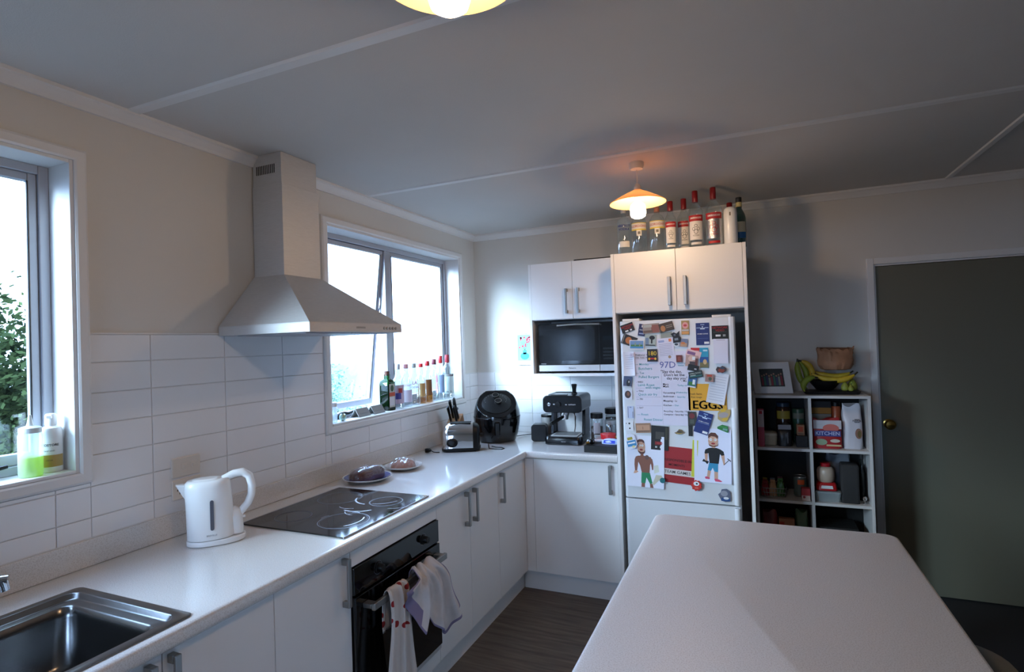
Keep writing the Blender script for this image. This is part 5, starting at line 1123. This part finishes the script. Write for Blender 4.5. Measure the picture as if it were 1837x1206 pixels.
# coffee machine
cm = thing('coffee_machine', 'black espresso coffee machine with a tamper standing on top', 'coffee machine', (.862, -.315, BZ), RAD(3))
M_cm = mat('gloss_black_panel', (.035, .038, .055), .18, spec=.4)
obj('drip_base', MB().rr(-.135, .125, -.155, .135, [0, .004, .045, .055], .03, insets=[.006, 0, 0, .006]), M_cm, cm, smooth=True, angle=50)
obj('rear_body', box(-.100, .100, .060, .135, .052, .235), M_steel, cm, bevel=.004)
for x in (-.123, .098):
    mb = MB(); mb.rings([[(x, -.03, .050), (x + .022, -.03, .050), (x + .022, .135, .050), (x, .135, .050)], [(x, .005, .235), (x + .022, .005, .235), (x + .022, .135, .235), (x, .135, .235)]]); obj('side_leg', mb, M_cm, cm, bevel=.003)
mb = MB(); mb.prism(rrect(-.140, .130, .215, .330, .030, 6), lambda u, v, d_: (u, d_, v), -.145, .138); hd = obj('head', mb, M_cm, cm, bevel=.006, smooth=True, angle=50)
obj('power_button', MB().lathe([(.013, 0), (.012, -.004), (.003, -.005)], (-.095, -.1455, .272), 18, 0, 'y'), M_chrome, hd, smooth=True)
obj('selector', MB().lathe([(.018, 0), (.017, -.014), (.004, -.015)], (-.030, -.1455, .272), 20, 0, 'y'), M_blackpl, hd, smooth=True)
obj('indicator', box(-.066, -.054, -.1468, -.1458, .270, .276).box(.018, .030, -.1468, -.1458, .268, .273), M_lt, hd)
obj('lettering', MB().text('sunbeam', lambda u, v: (.065 + u, -.1462, .272 + v), .014, bold=.015), M_lt, hd, fixn=False)
obj('lettering', MB().text('espresso', lambda u, v: (.0 + u, -.1562, .025 + v), .009), M_lt, cm, fixn=False)
obj('cup_rail', MB().tube([(x, y, .333) for x, y in rrect(-.115, .02, -.10, .11, .02, 3)], .003, 6), M_chrome, hd)
obj('group_head', MB().lathe([(.034, .214), (.034, .196), (.030, .186), (.026, .160), (.008, .158)], (-.015, -.045, 0), 22), M_chrome, cm, smooth=True)
obj('portafilter', MB().tube([(-.020, -.075, .178), (-.050, -.13, .160), (-.075, -.175, .142)], [.010, .013, .014], 12), M_blackpl, cm, smooth=True)
obj('steam_wand', MB().tube([(.060, -.085, .214), (.070, -.095, .185), (.072, -.10, .12), (.066, -.105, .085)], [.008, .0075, .004, .004], 8), M_chrome, cm, smooth=True)
obj('drip_grille', box(-.095, .090, -.125, .045, .0555, .0600), M_steel, cm, bevel=.001)
mb = MB()
for k in range(9): mb.box(-.085, .080, -.112 + k * .017, -.105 + k * .017, .0601, .0606)
obj('grille_slots', mb, M_dark, cm)
tp = thing('tamper', 'black tapered tamper standing on the coffee machine', 'tamper', (.905, -.30, BZ + .331))
obj('plunger', MB().lathe([(.020, 0), (.020, .006), (.013, .012), (.015, .020)], (0, 0, 0), 18, cap1=False), M_blackpl, tp, smooth=True)
obj('grip', MB().lathe([(.013, .018), (.016, .04), (.0195, .058), (.0195, .064), (.014, .066)], (0, 0, 0), 18), M_blackpl, tp, smooth=True)

# jars and the tray beside the fridge panel
M_cof = mat('ground_coffee', (.26, .16, .11), .9, bump=.5, bscale=300)
def jar(label, x, y, r, h, lid, content=None, cl=None, gm=M_clear, lab=None):
    j = thing('storage_jar', label, 'jar', (x, y, BZ), rz(x, y), 'jars by the fridge panel')
    obj('glass', MB().lathe([(r * .94, 0), (r, .004), (r, h * .80), (r * .93, h * .84)], (0, 0, 0), 26, cap1=False), gm, j, smooth=True)
    obj('lid', MB().lathe([(r * .98, h * .83), (r * 1.0, h * .84), (r * 1.0, h * .985), (r * .93, h)], (0, 0, 0), 26), lid, j, smooth=True)
    if content: obj('contents', MB().lathe([(r * .9, .004), (r * .94, .006), (r * .94, h * cl)], (0, 0, 0), 22), content, j, smooth=True)
    if lab:
        mb = MB(); arc(mb, r + .0006, h * .35, h * .7, -32, 32); obj('paper_label', mb, lab, j, fixn=False, smooth='all')
    return j
jar('tall jar of brown coffee with a black lid, left of the jar cluster', 1.070, -.345, .042, .205, M_blackpl, M_cof, .55, lab=flat((.62, .60, .62)))
jar('wide jar with a dark lid behind the others by the fridge panel', 1.148, -.215, .052, .225, M_blackpl, mat('dark_tea', (.16, .12, .10), .9), .7)
jar('clear glass jar with a steel lid next to the fridge panel', 1.172, -.375, .040, .165, M_handle, mat('white_sugar', (.80, .79, .78), .8), .35)
jar('dark storage jar tight against the fridge panel', 1.248, -.300, .034, .255, M_blackpl, mat('dark_beans', (.12, .08, .07), .8), .7)
rt = thing('red_tub', 'red plastic tub in front of the clear glass jar', 'tub', (1.178, -.478, .9435))
obj('tub', MB().lathe([(.040, 0), (.046, .004), (.050, .045), (.048, .050), (.020, .054), (.004, .054)], (0, 0, 0), 28), flat((.76, .10, .12), .25), rt, smooth=True)
ty = thing('tray', 'black box tray holding small items at the end of the worktop', 'tray', (1.172, -.555, BZ))
mb = MB(); mb.box(-.105, .105, -.105, .125, 0, .012).box(-.105, .105, -.105, -.098, .012, .042).box(-.105, .105, .118, .125, .012, .042).box(-.105, -.098, -.098, .118, .012, .042).box(.098, .105, -.098, .118, .012, .042).box(-.098, .098, -.098, .118, .034, .042)
obj('box', mb, M_blacksatin, ty, bevel=.002)
TZ = BZ + .0424
wp = thing('wipes_packet', 'blue and white soft packet lying on the black tray', 'packet', (1.212, -.555, TZ), RAD(-6))
mb = MB(); lump(mb, 0, 0, 0, .056, .036, .030, 3, .04, p=3); obj('pouch', mb, flat((.78, .84, .95), .3), wp, smooth=True)
mb = MB(); mb.add([(-.035, -.0368, .006), (.040, -.0368, .006), (.040, -.030, .024), (-.035, -.030, .024)], [(0, 1, 2, 3)], 0); mb.text('wipes', lambda u, v: (.002 + u, -.0375 + (v + .008) * .33, .015 + v), .012, 1, bold=.02); obj('printed_band', mb, [flat((.16, .26, .80)), W_ and flat(W_)], wp, fixn=False)
tu = thing('white_tube', 'white tube lying aslant on the black tray', 'tube', (1.120, -.540, TZ), RAD(28))
obj('tube_body', MB().tube([(-.045, 0, .010), (.03, 0, .010), (.05, 0, .008)], [.0095, .0095, .004], 12), flat((.85, .86, .88), .3), tu, smooth=True)
obj('cap', MB().tube([(-.064, 0, .0105), (-.046, 0, .0105)], .0103, 12), M_white, tu, smooth=True)
sm = thing('bottle_stopper', 'small black and gold stopper on the black tray corner', 'stopper', (1.105, -.612, TZ))
obj('bulb', MB().lathe([(.006, 0), (.018, .006), (.022, .018), (.017, .030), (.004, .034)], (0, 0, 0), 18), M_blackgloss, sm, smooth=True)
obj('collar', MB().tube([(-.014, -.012, .012), (-.030, -.022, .010)], [.011, .008], 12), M_brass, sm, smooth=True)
cp = thing('clear_punnet', 'clear plastic tub of sweets behind the white tube', 'tub', (1.128, -.478, TZ), RAD(10))
mb = MB(); mb.rr(-.038, .038, -.026, .026, [0.001, .034], .008, insets=[.006, 0]); obj('tub', mb, M_frost, cp)
mb = MB(); lump(mb, 0, 0, .003, .028, .018, .022, 6, .2); obj('sweets', mb, flat((.70, .35, .30)), cp, smooth=True)
yb = thing('small_yellow_tin', 'tiny yellow and gold tin right of the red tub', 'tin', (1.240, -.472, TZ))
obj('tin', MB().lathe([(.016, 0), (.017, .002), (.017, .030), (.015, .032), (.003, .032)], (0, 0, 0), 18), M_brass, yb, smooth=True)
obj('lid', MB().lathe([(.0172, .024), (.0172, .033), (.014, .034), (.003, .034)], (0, 0, 0), 18), flat((.85, .80, .45), .3), yb, smooth=True)

# ------------------------------------------------------------------ cube shelf and its contents
CS = thing('cube_shelf', 'white eight-cube shelf unit between the fridge housing and the door', 'shelf', (2.042, -.330, 0))
M_sh = mat('shelf_white', (.78, .77, .76), .5)
t = .016; SW = .613; SD = .290; zs_ = [0.0, .287, .600, .911 - .006, 1.214]
obj('side', box(0, t, 0, SD, 0, 1.214), M_sh, CS, bevel=.001); obj('side', box(SW - t, SW, 0, SD, 0, 1.214), M_sh, CS, bevel=.001)
obj('top', box(0, SW, -.001, SD, 1.2145, 1.230), M_sh, CS, bevel=.001)
obj('divider', box(.3065 - t / 2, .3065 + t / 2, .0, SD, t, 1.214), M_sh, CS, bevel=.001)
for z in (0, .280, .590, .900):
    for (a, b) in ((t, .3065 - t / 2), (.3065 + t / 2, SW - t)): obj('shelf_board', box(a, b, .0005, SD, z, z + t), M_sh, CS)
obj('back', box(t, SW - t, SD - .004, SD, t, 1.214), M_dark, CS)
S3, S2, S1 = .916 + .0008, .606 + .0008, .296 + .0008
def carton(name, label, cat, x, y, z, w_, d_, h_, col, patches=(), texts=(), rz_=0, mats_extra=(), bev=.002):
    c = thing(name, label, cat, (x, y, z), rz_)
    obj('carton', box(-w_ / 2, w_ / 2, -d_ / 2, d_ / 2, 0, h_), flat(col), c, bevel=bev)
    if patches or texts:
        mb = MB(); mats = []
        def mi(cc):
            mt = flat(cc)
            if mt not in mats: mats.append(mt)
            return mats.index(mt)
        for i, (u, v, pw, ph, cc) in enumerate(patches):
            yy = -d_ / 2 - .0005 - i * .0001
            if isinstance(pw, str): disc(mb, u * w_, (v + .5) * h_, ph[0] * w_, ph[1] * h_, mi(cc), yy)
            else: mb.add([((u - pw / 2) * w_, yy, (v + .5 - ph / 2) * h_), ((u + pw / 2) * w_, yy, (v + .5 - ph / 2) * h_), ((u + pw / 2) * w_, yy, (v + .5 + ph / 2) * h_), ((u - pw / 2) * w_, yy, (v + .5 + ph / 2) * h_)], [(0, 1, 2, 3)], mi(cc))
        for (s_, u, v, size, cc) in texts: mb.text(s_, lambda a, b: (u * w_ + a, -d_ / 2 - .0016, (v + .5) * h_ + b), size, mi(cc), bold=.01)
        obj('printed_panel', mb, mats, c, fixn=False)
    return c
# top left cube
carton('drink_carton', 'slim pink and white carton at the left of the top left cube', 'carton', 2.083, -.275, S3, .036, .06, .225, (.74, .30, .38), [(0, .25, .96, .45, (.78, .70, .70)), (0, .42, .5, .08, (.72, .15, .2))])
bw = thing('bowl', 'tan lidded container at the bottom left of the top left cube', 'container', (2.125, -.215, S3))
obj('tub', MB().rr(-.048, .048, -.055, .05, [0, .004, .05, .062], .018, insets=[.010, .004, 0, 0]), flat((.60, .55, .46)), bw, smooth=True)
obj('lid', MB().rr(-.050, .050, -.057, .052, [.0625, .066, .074, .080], .018, insets=[0, 0, .004, .02]), flat((.66, .62, .54)), bw, smooth=True)
def bag(label, x, y, z, w_, d_, h_, col, top=None, seed=1, patches=None, texts=(), name='food_bag', rz_=0):
    b = thing(name, label, 'bag', (x, y, z), rz_)
    R_ = random.Random(seed); ph = [R_.uniform(0, 6) for _ in range(5)]; rs = []; n = 28
    for t_ in (0, .03, .15, .35, .55, .75, .86, .93, 1.0):
        sy = 1 if t_ < .6 else max(.12, 1 - (t_ - .6) / .4 * .9); sx = (.94 if t_ < .02 else 1.0) * (1 - .10 * max(0, t_ - .7) / .3)
        ring = []
        for i in range(n):
            a = 2 * pi * i / n; c_, s_ = cos(a), sin(a); e = (abs(c_) ** 4 + abs(s_) ** 4) ** -.25
            wv = 1 + .035 * sin(5 * a + ph[0] + t_ * 7) + .03 * sin(9 * a + ph[1] - t_ * 9)
            ring.append((w_ / 2 * c_ * e * sx * wv, d_ / 2 * s_ * e * sy * wv, t_ * h_ + (.012 * sin(3 * a + ph[2]) * t_ if t_ > .9 else 0)))
        rs.append(ring)
    obj('pouch', MB().rings(rs), mat('foil_' + name + str(seed), col, .38, bump=.5, bscale=40), b, smooth=True)
    if patches or texts:
        mb = MB(); mats = []
        for i, (u, v, pw, ph_, cc) in enumerate(patches or ()):
            mats.append(flat(cc)); yy = -d_ / 2 * 1.06 - .001 - i * .0003
            if isinstance(pw, str): disc(mb, u * w_, (v + .5) * h_, ph_[0] * w_, ph_[1] * h_, len(mats) - 1, yy)
            else: mb.add([((u + a * pw / 2) * w_, yy, (v + .5 + c2 * ph_ / 2) * h_) for a, c2 in ((-1, -1), (1, -1), (1, 1), (-1, 1))], [(0, 1, 2, 3)], len(mats) - 1)
        for (s_, u, v, size, cc) in texts:
            mats.append(flat(cc)); mb.text(s_, lambda a, b_: (u * w_ + a, -d_ / 2 * 1.06 - .004, (v + .5) * h_ + b_), size, len(mats) - 1, bold=.02)
        obj('printed_panel', mb, mats, b, fixn=False)
    return b
bag('black bag with a white folded top in the middle of the top left cube', 2.213, -.240, S3, .078, .07, .130, (.10, .10, .11), seed=11, patches=[(0, .40, .9, .22, (.55, .55, .58)), (.2, -.1, .08, .5, (.38, .38, .40))])
carton('tin', 'black square tub under the small orange carton', 'tub', 2.304, -.240, S3, .062, .08, .068, (.10, .10, .11))
carton('small_carton', 'small cream and orange carton on the black square tub', 'carton', 2.300, -.245, S3 + .069, .042, .05, .062, (.66, .48, .34), [(0, .1, .6, .5, (.72, .28, .12)), (0, -.35, .7, .12, (.45, .35, .28))])
jj = thing('condiment_jar', 'dark jar with a yellow label at the back of the top left cube', 'jar', (2.215, -.120, S3))
obj('glass', MB().lathe([(.040, 0), (.042, .005), (.042, .215), (.036, .225)], (0, 0, 0), 24), flat((.20, .13, .10), .2), jj, smooth=True)
obj('lid', MB().lathe([(.038, .2255), (.038, .247), (.034, .25), (.004, .25)], (0, 0, 0), 24), flat((.14, .22, .30), .3), jj, smooth=True)
mb = MB(); arc(mb, .0426, .150, .200, -60, 60); obj('paper_label', mb, flat((.62, .55, .20)), jj, fixn=False)
jj = thing('green_tin', 'green tin at the right back of the top left cube', 'tin', (2.300, -.105, S3))
obj('can', MB().lathe([(.033, 0), (.034, .004), (.034, .205), (.032, .21), (.004, .21)], (0, 0, 0), 24), flat((.20, .34, .26), .3), jj, smooth=True)
mb = MB(); arc(mb, .0346, .150, .185, -60, 60); obj('paper_label', mb, flat((.50, .52, .46)), jj, fixn=False)
# top right cube
bag('red, white and blue bag reading KITCHEN in the top right cube', 2.438, -.255, S3, .150, .07, .168, (.62, .14, .15), seed=12, patches=[(0, .34, .96, .30, (.72, .70, .72)), (.12, .22, O, (.28, .14), (.74, .38, .34)), (0, .03, .9, .20, (.20, .22, .48)), (-.22, -.27, O, (.20, .11), (.55, .62, .50)), (.25, -.22, O, (.17, .06), (.75, .72, .66)), (.2, -.38, .5, .06, (.72, .66, .5))], texts=[('KITCHEN', 0, .03, .030, (.66, .68, .80))])
bag('tall white paper bag with a round badge in the top right cube', 2.570, -.235, S3, .098, .08, .252, (.74, .73, .76), seed=13, patches=[(.28, -.14, O, (.18, .12), (.50, .36, .30)), (.32, -.15, O, (.10, .08), (.36, .30, .14)), (.22, .18, .26, .03, (.4, .4, .42)), (.22, .12, .26, .02, (.4, .4, .42))], texts=[('FLOUR', .2, .15, .014, (.25, .25, .28))])
carton('cereal_box', 'dark carton with a yellow band behind the red bag', 'carton', 2.422, -.115, S3, .112, .06, .262, (.13, .12, .12), [(0, .28, .98, .14, (.74, .52, .16)), (0, .05, .98, .3, (.62, .60, .55))])
jj = thing('spice_jar', 'spice jar of orange powder behind the red bag', 'jar', (2.505, -.125, S3))
obj('glass', MB().lathe([(.026, 0), (.027, .003), (.027, .225), (.022, .232)], (0, 0, 0), 20), flat((.62, .30, .18), .3), jj, smooth=True)
obj('lid', MB().lathe([(.026, .2325), (.026, .255), (.004, .257)], (0, 0, 0), 20), M_blackpl, jj, smooth=True)
carton('blue_packet', 'slim blue packet between the red bag and the white bag', 'packet', 2.510, -.200, S3, .014, .06, .115, (.20, .36, .52))
# middle left cube
bk = thing('wire_basket', 'shallow basket of snack packets in the middle left cube', 'basket', (2.140, -.215, S2), RAD(4))
mb = MB()
for z, s_ in ((.004, .85), (.030, .93), (.058, 1.0)): mb.tube([(x * s_, y * s_, z) for x, y in rrect(-.070, .070, -.085, .085, .02, 3)] + [(.070 * s_, .065 * s_, z)], .0022, 5)
for k in range(9):
    x = -.062 + k * .0155; mb.tube([(x, -.085, .058), (x * .85, -.073, .004), (x * .85, .073, .004), (x, .085, .058)], .0014, 4)
obj('wire', mb, M_handle, bk)
cols = [(.60, .14, .14), (.70, .52, .36), (.22, .40, .18), (.66, .30, .16), (.45, .45, .46), (.34, .12, .14), (.72, .60, .20)]
nm = ['red', 'tan', 'green', 'orange', 'silver', 'maroon', 'yellow']
for i in range(7):
    px, py = (-.045 + (i % 3) * .042), (-.045 + (i // 3) * .040)
    p = thing('snack_packet', nm[i] + ' snack packet in the basket of the middle left cube', 'packet', (2.140 + px, -.215 + py, S2 + .007 + .0005 * i), RAD(random.uniform(-25, 25)), 'snack packets in the basket')
    mb = MB(); lump(mb, 0, 0, 0, .022, .020, .070 + .010 * (i % 3), i + 40, .16, p=3); obj('wrapper', mb, mat('wrapper_' + nm[i], cols[i], .3, bump=.6, bscale=80), p, smooth=True)
    obj('seal', box(-.014, .014, -.001, .001, .066 + .010 * (i % 3), .084 + .010 * (i % 3)), flat(cols[i]), p)
cn = thing('food_can', 'tin can with an orange label patch in the middle left cube', 'can', (2.290, -.200, S2))
obj('can', MB().lathe([(.034, 0), (.036, .003), (.036, .118), (.034, .122), (.033, .119), (.004, .119)], (0, 0, 0), 26), M_handle, cn, smooth=True)
mb = MB(); arc(mb, .0365, .008, .114, -150, 150); obj('paper_label', mb, flat((.34, .38, .34)), cn, fixn=False, smooth='all')
mb = MB(); arc(mb, .0369, .075, .104, -25, 35); obj('orange_patch', mb, flat((.82, .34, .10)), cn, fixn=False, smooth='all')
carton('small_carton', 'little red and white tub at the right of the middle left cube', 'tub', 2.312, -.290, S2, .046, .045, .072, (.66, .20, .22), [(0, -.28, .98, .42, (.78, .70, .66)), (-.2, -.2, O, (.15, .10), (.6, .2, .2))])
# middle right cube
ct = thing('plastic_container', 'clear shallow lidded container in the middle right cube', 'container', (2.430, -.245, S2))
obj('tub', MB().rr(-.066, .066, -.06, .06, [.001, .050], .015, insets=[.008, 0]), M_frost, ct)
obj('lid', MB().rr(-.069, .069, -.063, .063, [.0505, .057, .060], .016, insets=[0, 0, .004]), flat((.52, .55, .56)), ct)
sc = thing('kitchen_scale', 'red kitchen item with a white badge on the clear container', 'scale', (2.425, -.245, S2 + .0605))
obj('body', MB().rr(-.055, .055, -.045, .045, [0, .004, .038, .046], .02, insets=[.004, 0, .004, .012]), flat((.66, .10, .12), .3), sc, smooth=True)
mb = MB(); mb.add([(-.032, -.0465, .014), (.032, -.0465, .014), (.028, -.0462, .032), (-.028, -.0462, .032)], [(0, 1, 2, 3)]); obj('badge', mb, flat((.80, .80, .80)), sc, fixn=False)
cr_ = thing('cream_jar', 'cream jar with a red lid above the red item in the middle right cube', 'jar', (2.425, -.245, S2 + .1070))
obj('jar_body', MB().lathe([(.036, 0), (.044, .008), (.047, .03), (.047, .065), (.042, .080), (.030, .090), (.004, .091)], (0, 0, 0), 28), flat((.70, .62, .55), .3), cr_, smooth=True)
obj('lid', MB().lathe([(.028, .0915), (.028, .108), (.024, .112), (.004, .112)], (0, 0, 0), 24), flat((.62, .08, .12), .3), cr_, smooth=True)
sp = thing('speaker', 'tall dark grey mesh box in the middle right cube', 'speaker', (2.545, -.245, S2), RAD(-3))
obj('box', MB().rr(-.046, .046, -.055, .055, [0, .003, .212, .220], .014, insets=[.003, 0, 0, .006]), mat('grey_mesh', (.17, .17, .175), .8, bump=1., bscale=900), sp, smooth=True, angle=50)
obj('base', MB().rr(-.046, .046, -.055, .055, [-.0003, .0], .014), M_blackpl, sp)
bag('grey plastic bag stuffed at the top of the middle right cube', 2.505, -.120, S2, .130, .07, .255, (.44, .46, .50), seed=14, name='plastic_bag')
bt = bottle('dark wine bottle at the right edge of the middle right cube', (2.617, -.200, S2), 0, [(.018, 0), (.020, .005), (.020, .16), (.010, .20), (.009, .25)], flat((.07, .09, .08), .12), (.0105, .24, .27, KL))
oi = thing('glass_stopper', 'little shiny glass knob at the right front of the middle right cube', 'ornament', (2.612, -.285, S2))
obj('stem', MB().lathe([(.010, 0), (.010, .004), (.003, .008), (.003, .016)], (0, 0, 0), 14), M_chrome, oi, smooth=True)
obj('knob', MB().lathe([(.003, .016), (.012, .022), (.014, .032), (.008, .042), (.002, .044)], (0, 0, 0), 14), M_chrome, oi, smooth=True)
# lower cubes
bag('red crisp bag in the lower left cube', 2.115, -.240, S1, .085, .07, .215, (.42, .12, .14), seed=15)
carton('small_carton', 'tan and red carton leaning in the lower left cube', 'carton', 2.205, -.265, S1, .085, .04, .185, (.60, .40, .28), [(-.3, .2, .3, .4, (.62, .18, .12))])
bag('green snack bag at the right of the lower left cube', 2.290, -.220, S1, .070, .07, .225, (.20, .32, .22), seed=16)
carton('storage_box', 'dark grey box filling the lower right cube', 'box', 2.478, -.190, S1, .200, .2, .16, (.10, .10, .10))
# on top of the shelf
TZS = 1.2305
pf = thing('framed_photo', 'white framed group photo leaning at the left on top of the cube shelf', 'photo', (2.165, -.245, TZS), RAD(5))
tilt = RAD(9)
def ft(x, z, d_): return (x + z * -.09, z * sin(tilt) - d_ * cos(tilt), z * cos(tilt) + d_ * sin(tilt) * 1 + .003)
mb = MB()
outer = [(-.110, 0), (.104, 0), (.104, .192), (-.110, .192)]; inner = [(-.068, .042), (.066, .042), (.066, .152), (-.068, .152)]
mb.rings([[ft(x, z, 0) for x, z in outer], [ft(x, z, .016) for x, z in outer], [ft(x, z, .016) for x, z in inner], [ft(x, z, .006) for x, z in inner]], 0, True, False)
obj('frame', mb, M_whitem, pf, bevel=.001)
mb = MB(); mb.add([ft(x, z, .0065) for x, z in inner], [(0, 1, 2, 3)], 0)
R_ = random.Random(9)
for k in range(9):
    x = -.055 + k * .0135; c_ = 1 + k % 4
    mb.add([ft(x - .006, .050, .0068), ft(x + .006, .050, .0068), ft(x + .005, .098 + .006 * (k % 3), .0068), ft(x - .005, .098 + .006 * (k % 3), .0068)], [(0, 1, 2, 3)], c_)
    zc = .108 + .006 * (k % 3); mb.add([ft(x + .005 * cos(q * pi / 4), zc + .006 * sin(q * pi / 4), .0070) for q in range(8)], [tuple(range(8))], 5)
obj('photograph', mb, [flat((.16, .18, .17)), flat((.50, .14, .20)), flat((.20, .40, .34)), flat((.22, .24, .40)), flat((.50, .54, .50)), flat((.62, .46, .38))], pf, fixn=False)
obj('easel_back', MB().add([(0, .02, 0)] * 3, []) or box(-.012, .012, .03, .070, .0, .004), M_dark, pf)
# fruit tray
fb = thing('fruit_tray', 'low dark tray holding fruit on top of the cube shelf', 'tray', (2.475, -.185, TZS))
obj('tray', MB().rr(-.150, .150, -.085, .085, [0, .004, .018], .03, insets=[.012, .008, 0]), M_blacksatin, fb)
bkk = thing('black_bowl', 'black bowl on the fruit tray beneath the bananas', 'bowl', (2.445, -.185, TZS + .0185))
obj('bowl', MB().lathe([(.030, 0), (.045, .004), (.078, .045), (.085, .062), (.082, .063), (.075, .046), (.042, .010), (.004, .008)], (0, 0, 0), 36), M_blackpl, bkk, smooth=True)
M_ban = mat('banana_yellow', (.74, .62, .16), .5, var=.15, vscale=30); M_bang = mat('banana_green', (.50, .56, .18), .5, var=.12, vscale=30); M_tip = flat((.14, .12, .07))
def banana(label, pts, mt, r=.017):
    b = thing('banana', label, 'banana', pts[0], 0, 'bananas on the cube shelf'); o = Vector(pts[0])
    # smooth curve through pts
    P = [Vector(p) - o for p in pts]; cur = []
    for i in range(17):
        t_ = i / 16; n_ = len(P) - 1; q = [p.copy() for p in P]
        for s_ in range(n_): q = [q[j] * (1 - t_) + q[j + 1] * t_ for j in range(len(q) - 1)]
        cur.append(q[0])
    rad = [r * max(.22, min(1, 4.2 * (i / 16) * (1 - i / 16) + .12)) for i in range(17)]
    obj('peel', MB().tube(cur[1:], rad[1:], 8), mt, b, smooth=True, angle=50)
    obj('stalk', MB().tube([cur[0] - (cur[1] - cur[0]) * .9, cur[1]], [.005, .0055], 6), M_tip, b)
    obj('tip', MB().tube([cur[-1], cur[-1] + (cur[-1] - cur[-2]) * .25], [.0042, .003], 6), M_tip, b)
by = -.215
banana('greenish banana standing tallest beside the photo frame', [(2.300, by, 1.435), (2.296, by, 1.38), (2.300, by, 1.32), (2.345, by - .01, 1.262)], M_bang)
banana('second upright banana behind the tallest one', [(2.306, by + .030, 1.43), (2.345, by + .03, 1.40), (2.360, by + .03, 1.34), (2.345, by + .03, 1.29)], M_bang)
banana('third upright banana curving right of the frame', [(2.312, by + .002, 1.432), (2.375, by + .01, 1.42), (2.395, by + .012, 1.35), (2.365, by + .01, 1.305)], M_ban)
banana('green banana at the lower left hanging over the shelf edge of the tray', [(2.395, by - .030, 1.330), (2.345, by - .04, 1.335), (2.310, by - .04, 1.30), (2.330, by - .05, 1.248)], M_bang, .019)
banana('long yellow banana lying across the black bowl, front', [(2.605, by - .0, 1.352), (2.555, by - .015, 1.300), (2.46, by - .015, 1.300), (2.375, by - .01, 1.352)], M_ban, .018)
banana('yellow banana behind the front one on the black bowl', [(2.590, by + .05, 1.358), (2.54, by + .045, 1.320), (2.46, by + .045, 1.322), (2.385, by + .045, 1.366)], M_ban, .018)
M_kiwi = mat('green_pear', (.52, .55, .20), .5, var=.2, vscale=40)
for lab, x, y, r_ in (('green pear at the right end of the fruit tray', 2.588, -.19, .028), ('green pear left of the end one on the fruit tray', 2.545, -.225, .022), ('small dark green pear at the front of the fruit tray', 2.572, -.247, .016)):
    f = thing('pear', lab, 'pear', (x, y, TZS + .0188), 0, 'pears on the fruit tray')
    obj('flesh', MB().lathe([(r_ * .2, .0), (r_ * .8, r_ * .25), (r_, r_ * .8), (r_ * .85, r_ * 1.4), (r_ * .5, r_ * 2.0), (r_ * .35, r_ * 2.3), (r_ * .08, r_ * 2.45)], (0, 0, 0), 20), M_kiwi, f, smooth=True)
    obj('stalk', MB().tube([(0, 0, r_ * 2.4), (.002, 0, r_ * 2.8)], .0018, 5), M_tip, f)
# paper bag on the bananas
pb = thing('paper_bag', 'crumpled brown paper bag resting on top of the bananas', 'paper bag', (2.505, -.185, 1.372))
R_ = random.Random(31); rs = []; n = 40
for k, (z, sx, sy) in enumerate(((0, .055, .035), (.006, .078, .050), (.03, .092, .058), (.055, .094, .055), (.08, .090, .045), (.10, .092, .034), (.118, .096, .022), (.128, .098, .014))):
    rs.append([((sx + R_.uniform(-.005, .005)) * cos(2 * pi * i / n), (sy + R_.uniform(-.006, .006)) * sin(2 * pi * i / n), z + (R_.uniform(-.008, .008) + .008 * cos(4 * pi * i / n) if k > 5 else R_.uniform(-.002, .002) * (k > 0))) for i in range(n)])
obj('bag', MB().rings(rs), mat('kraft_paper', (.58, .41, .30), .75, bump=.4, bscale=60, var=.1, vscale=20), pb, smooth=True, angle=25)
mb = MB(); mb.rings([[(p[0] * .97, p[1] * .9, p[2]) for p in rs[6]], [(p[0] * .99, p[1] * .8, p[2] - .001) for p in rs[7]]], 0, False, False); obj('bag_mouth', mb, MATS['kraft_paper'], pb, smooth='all')
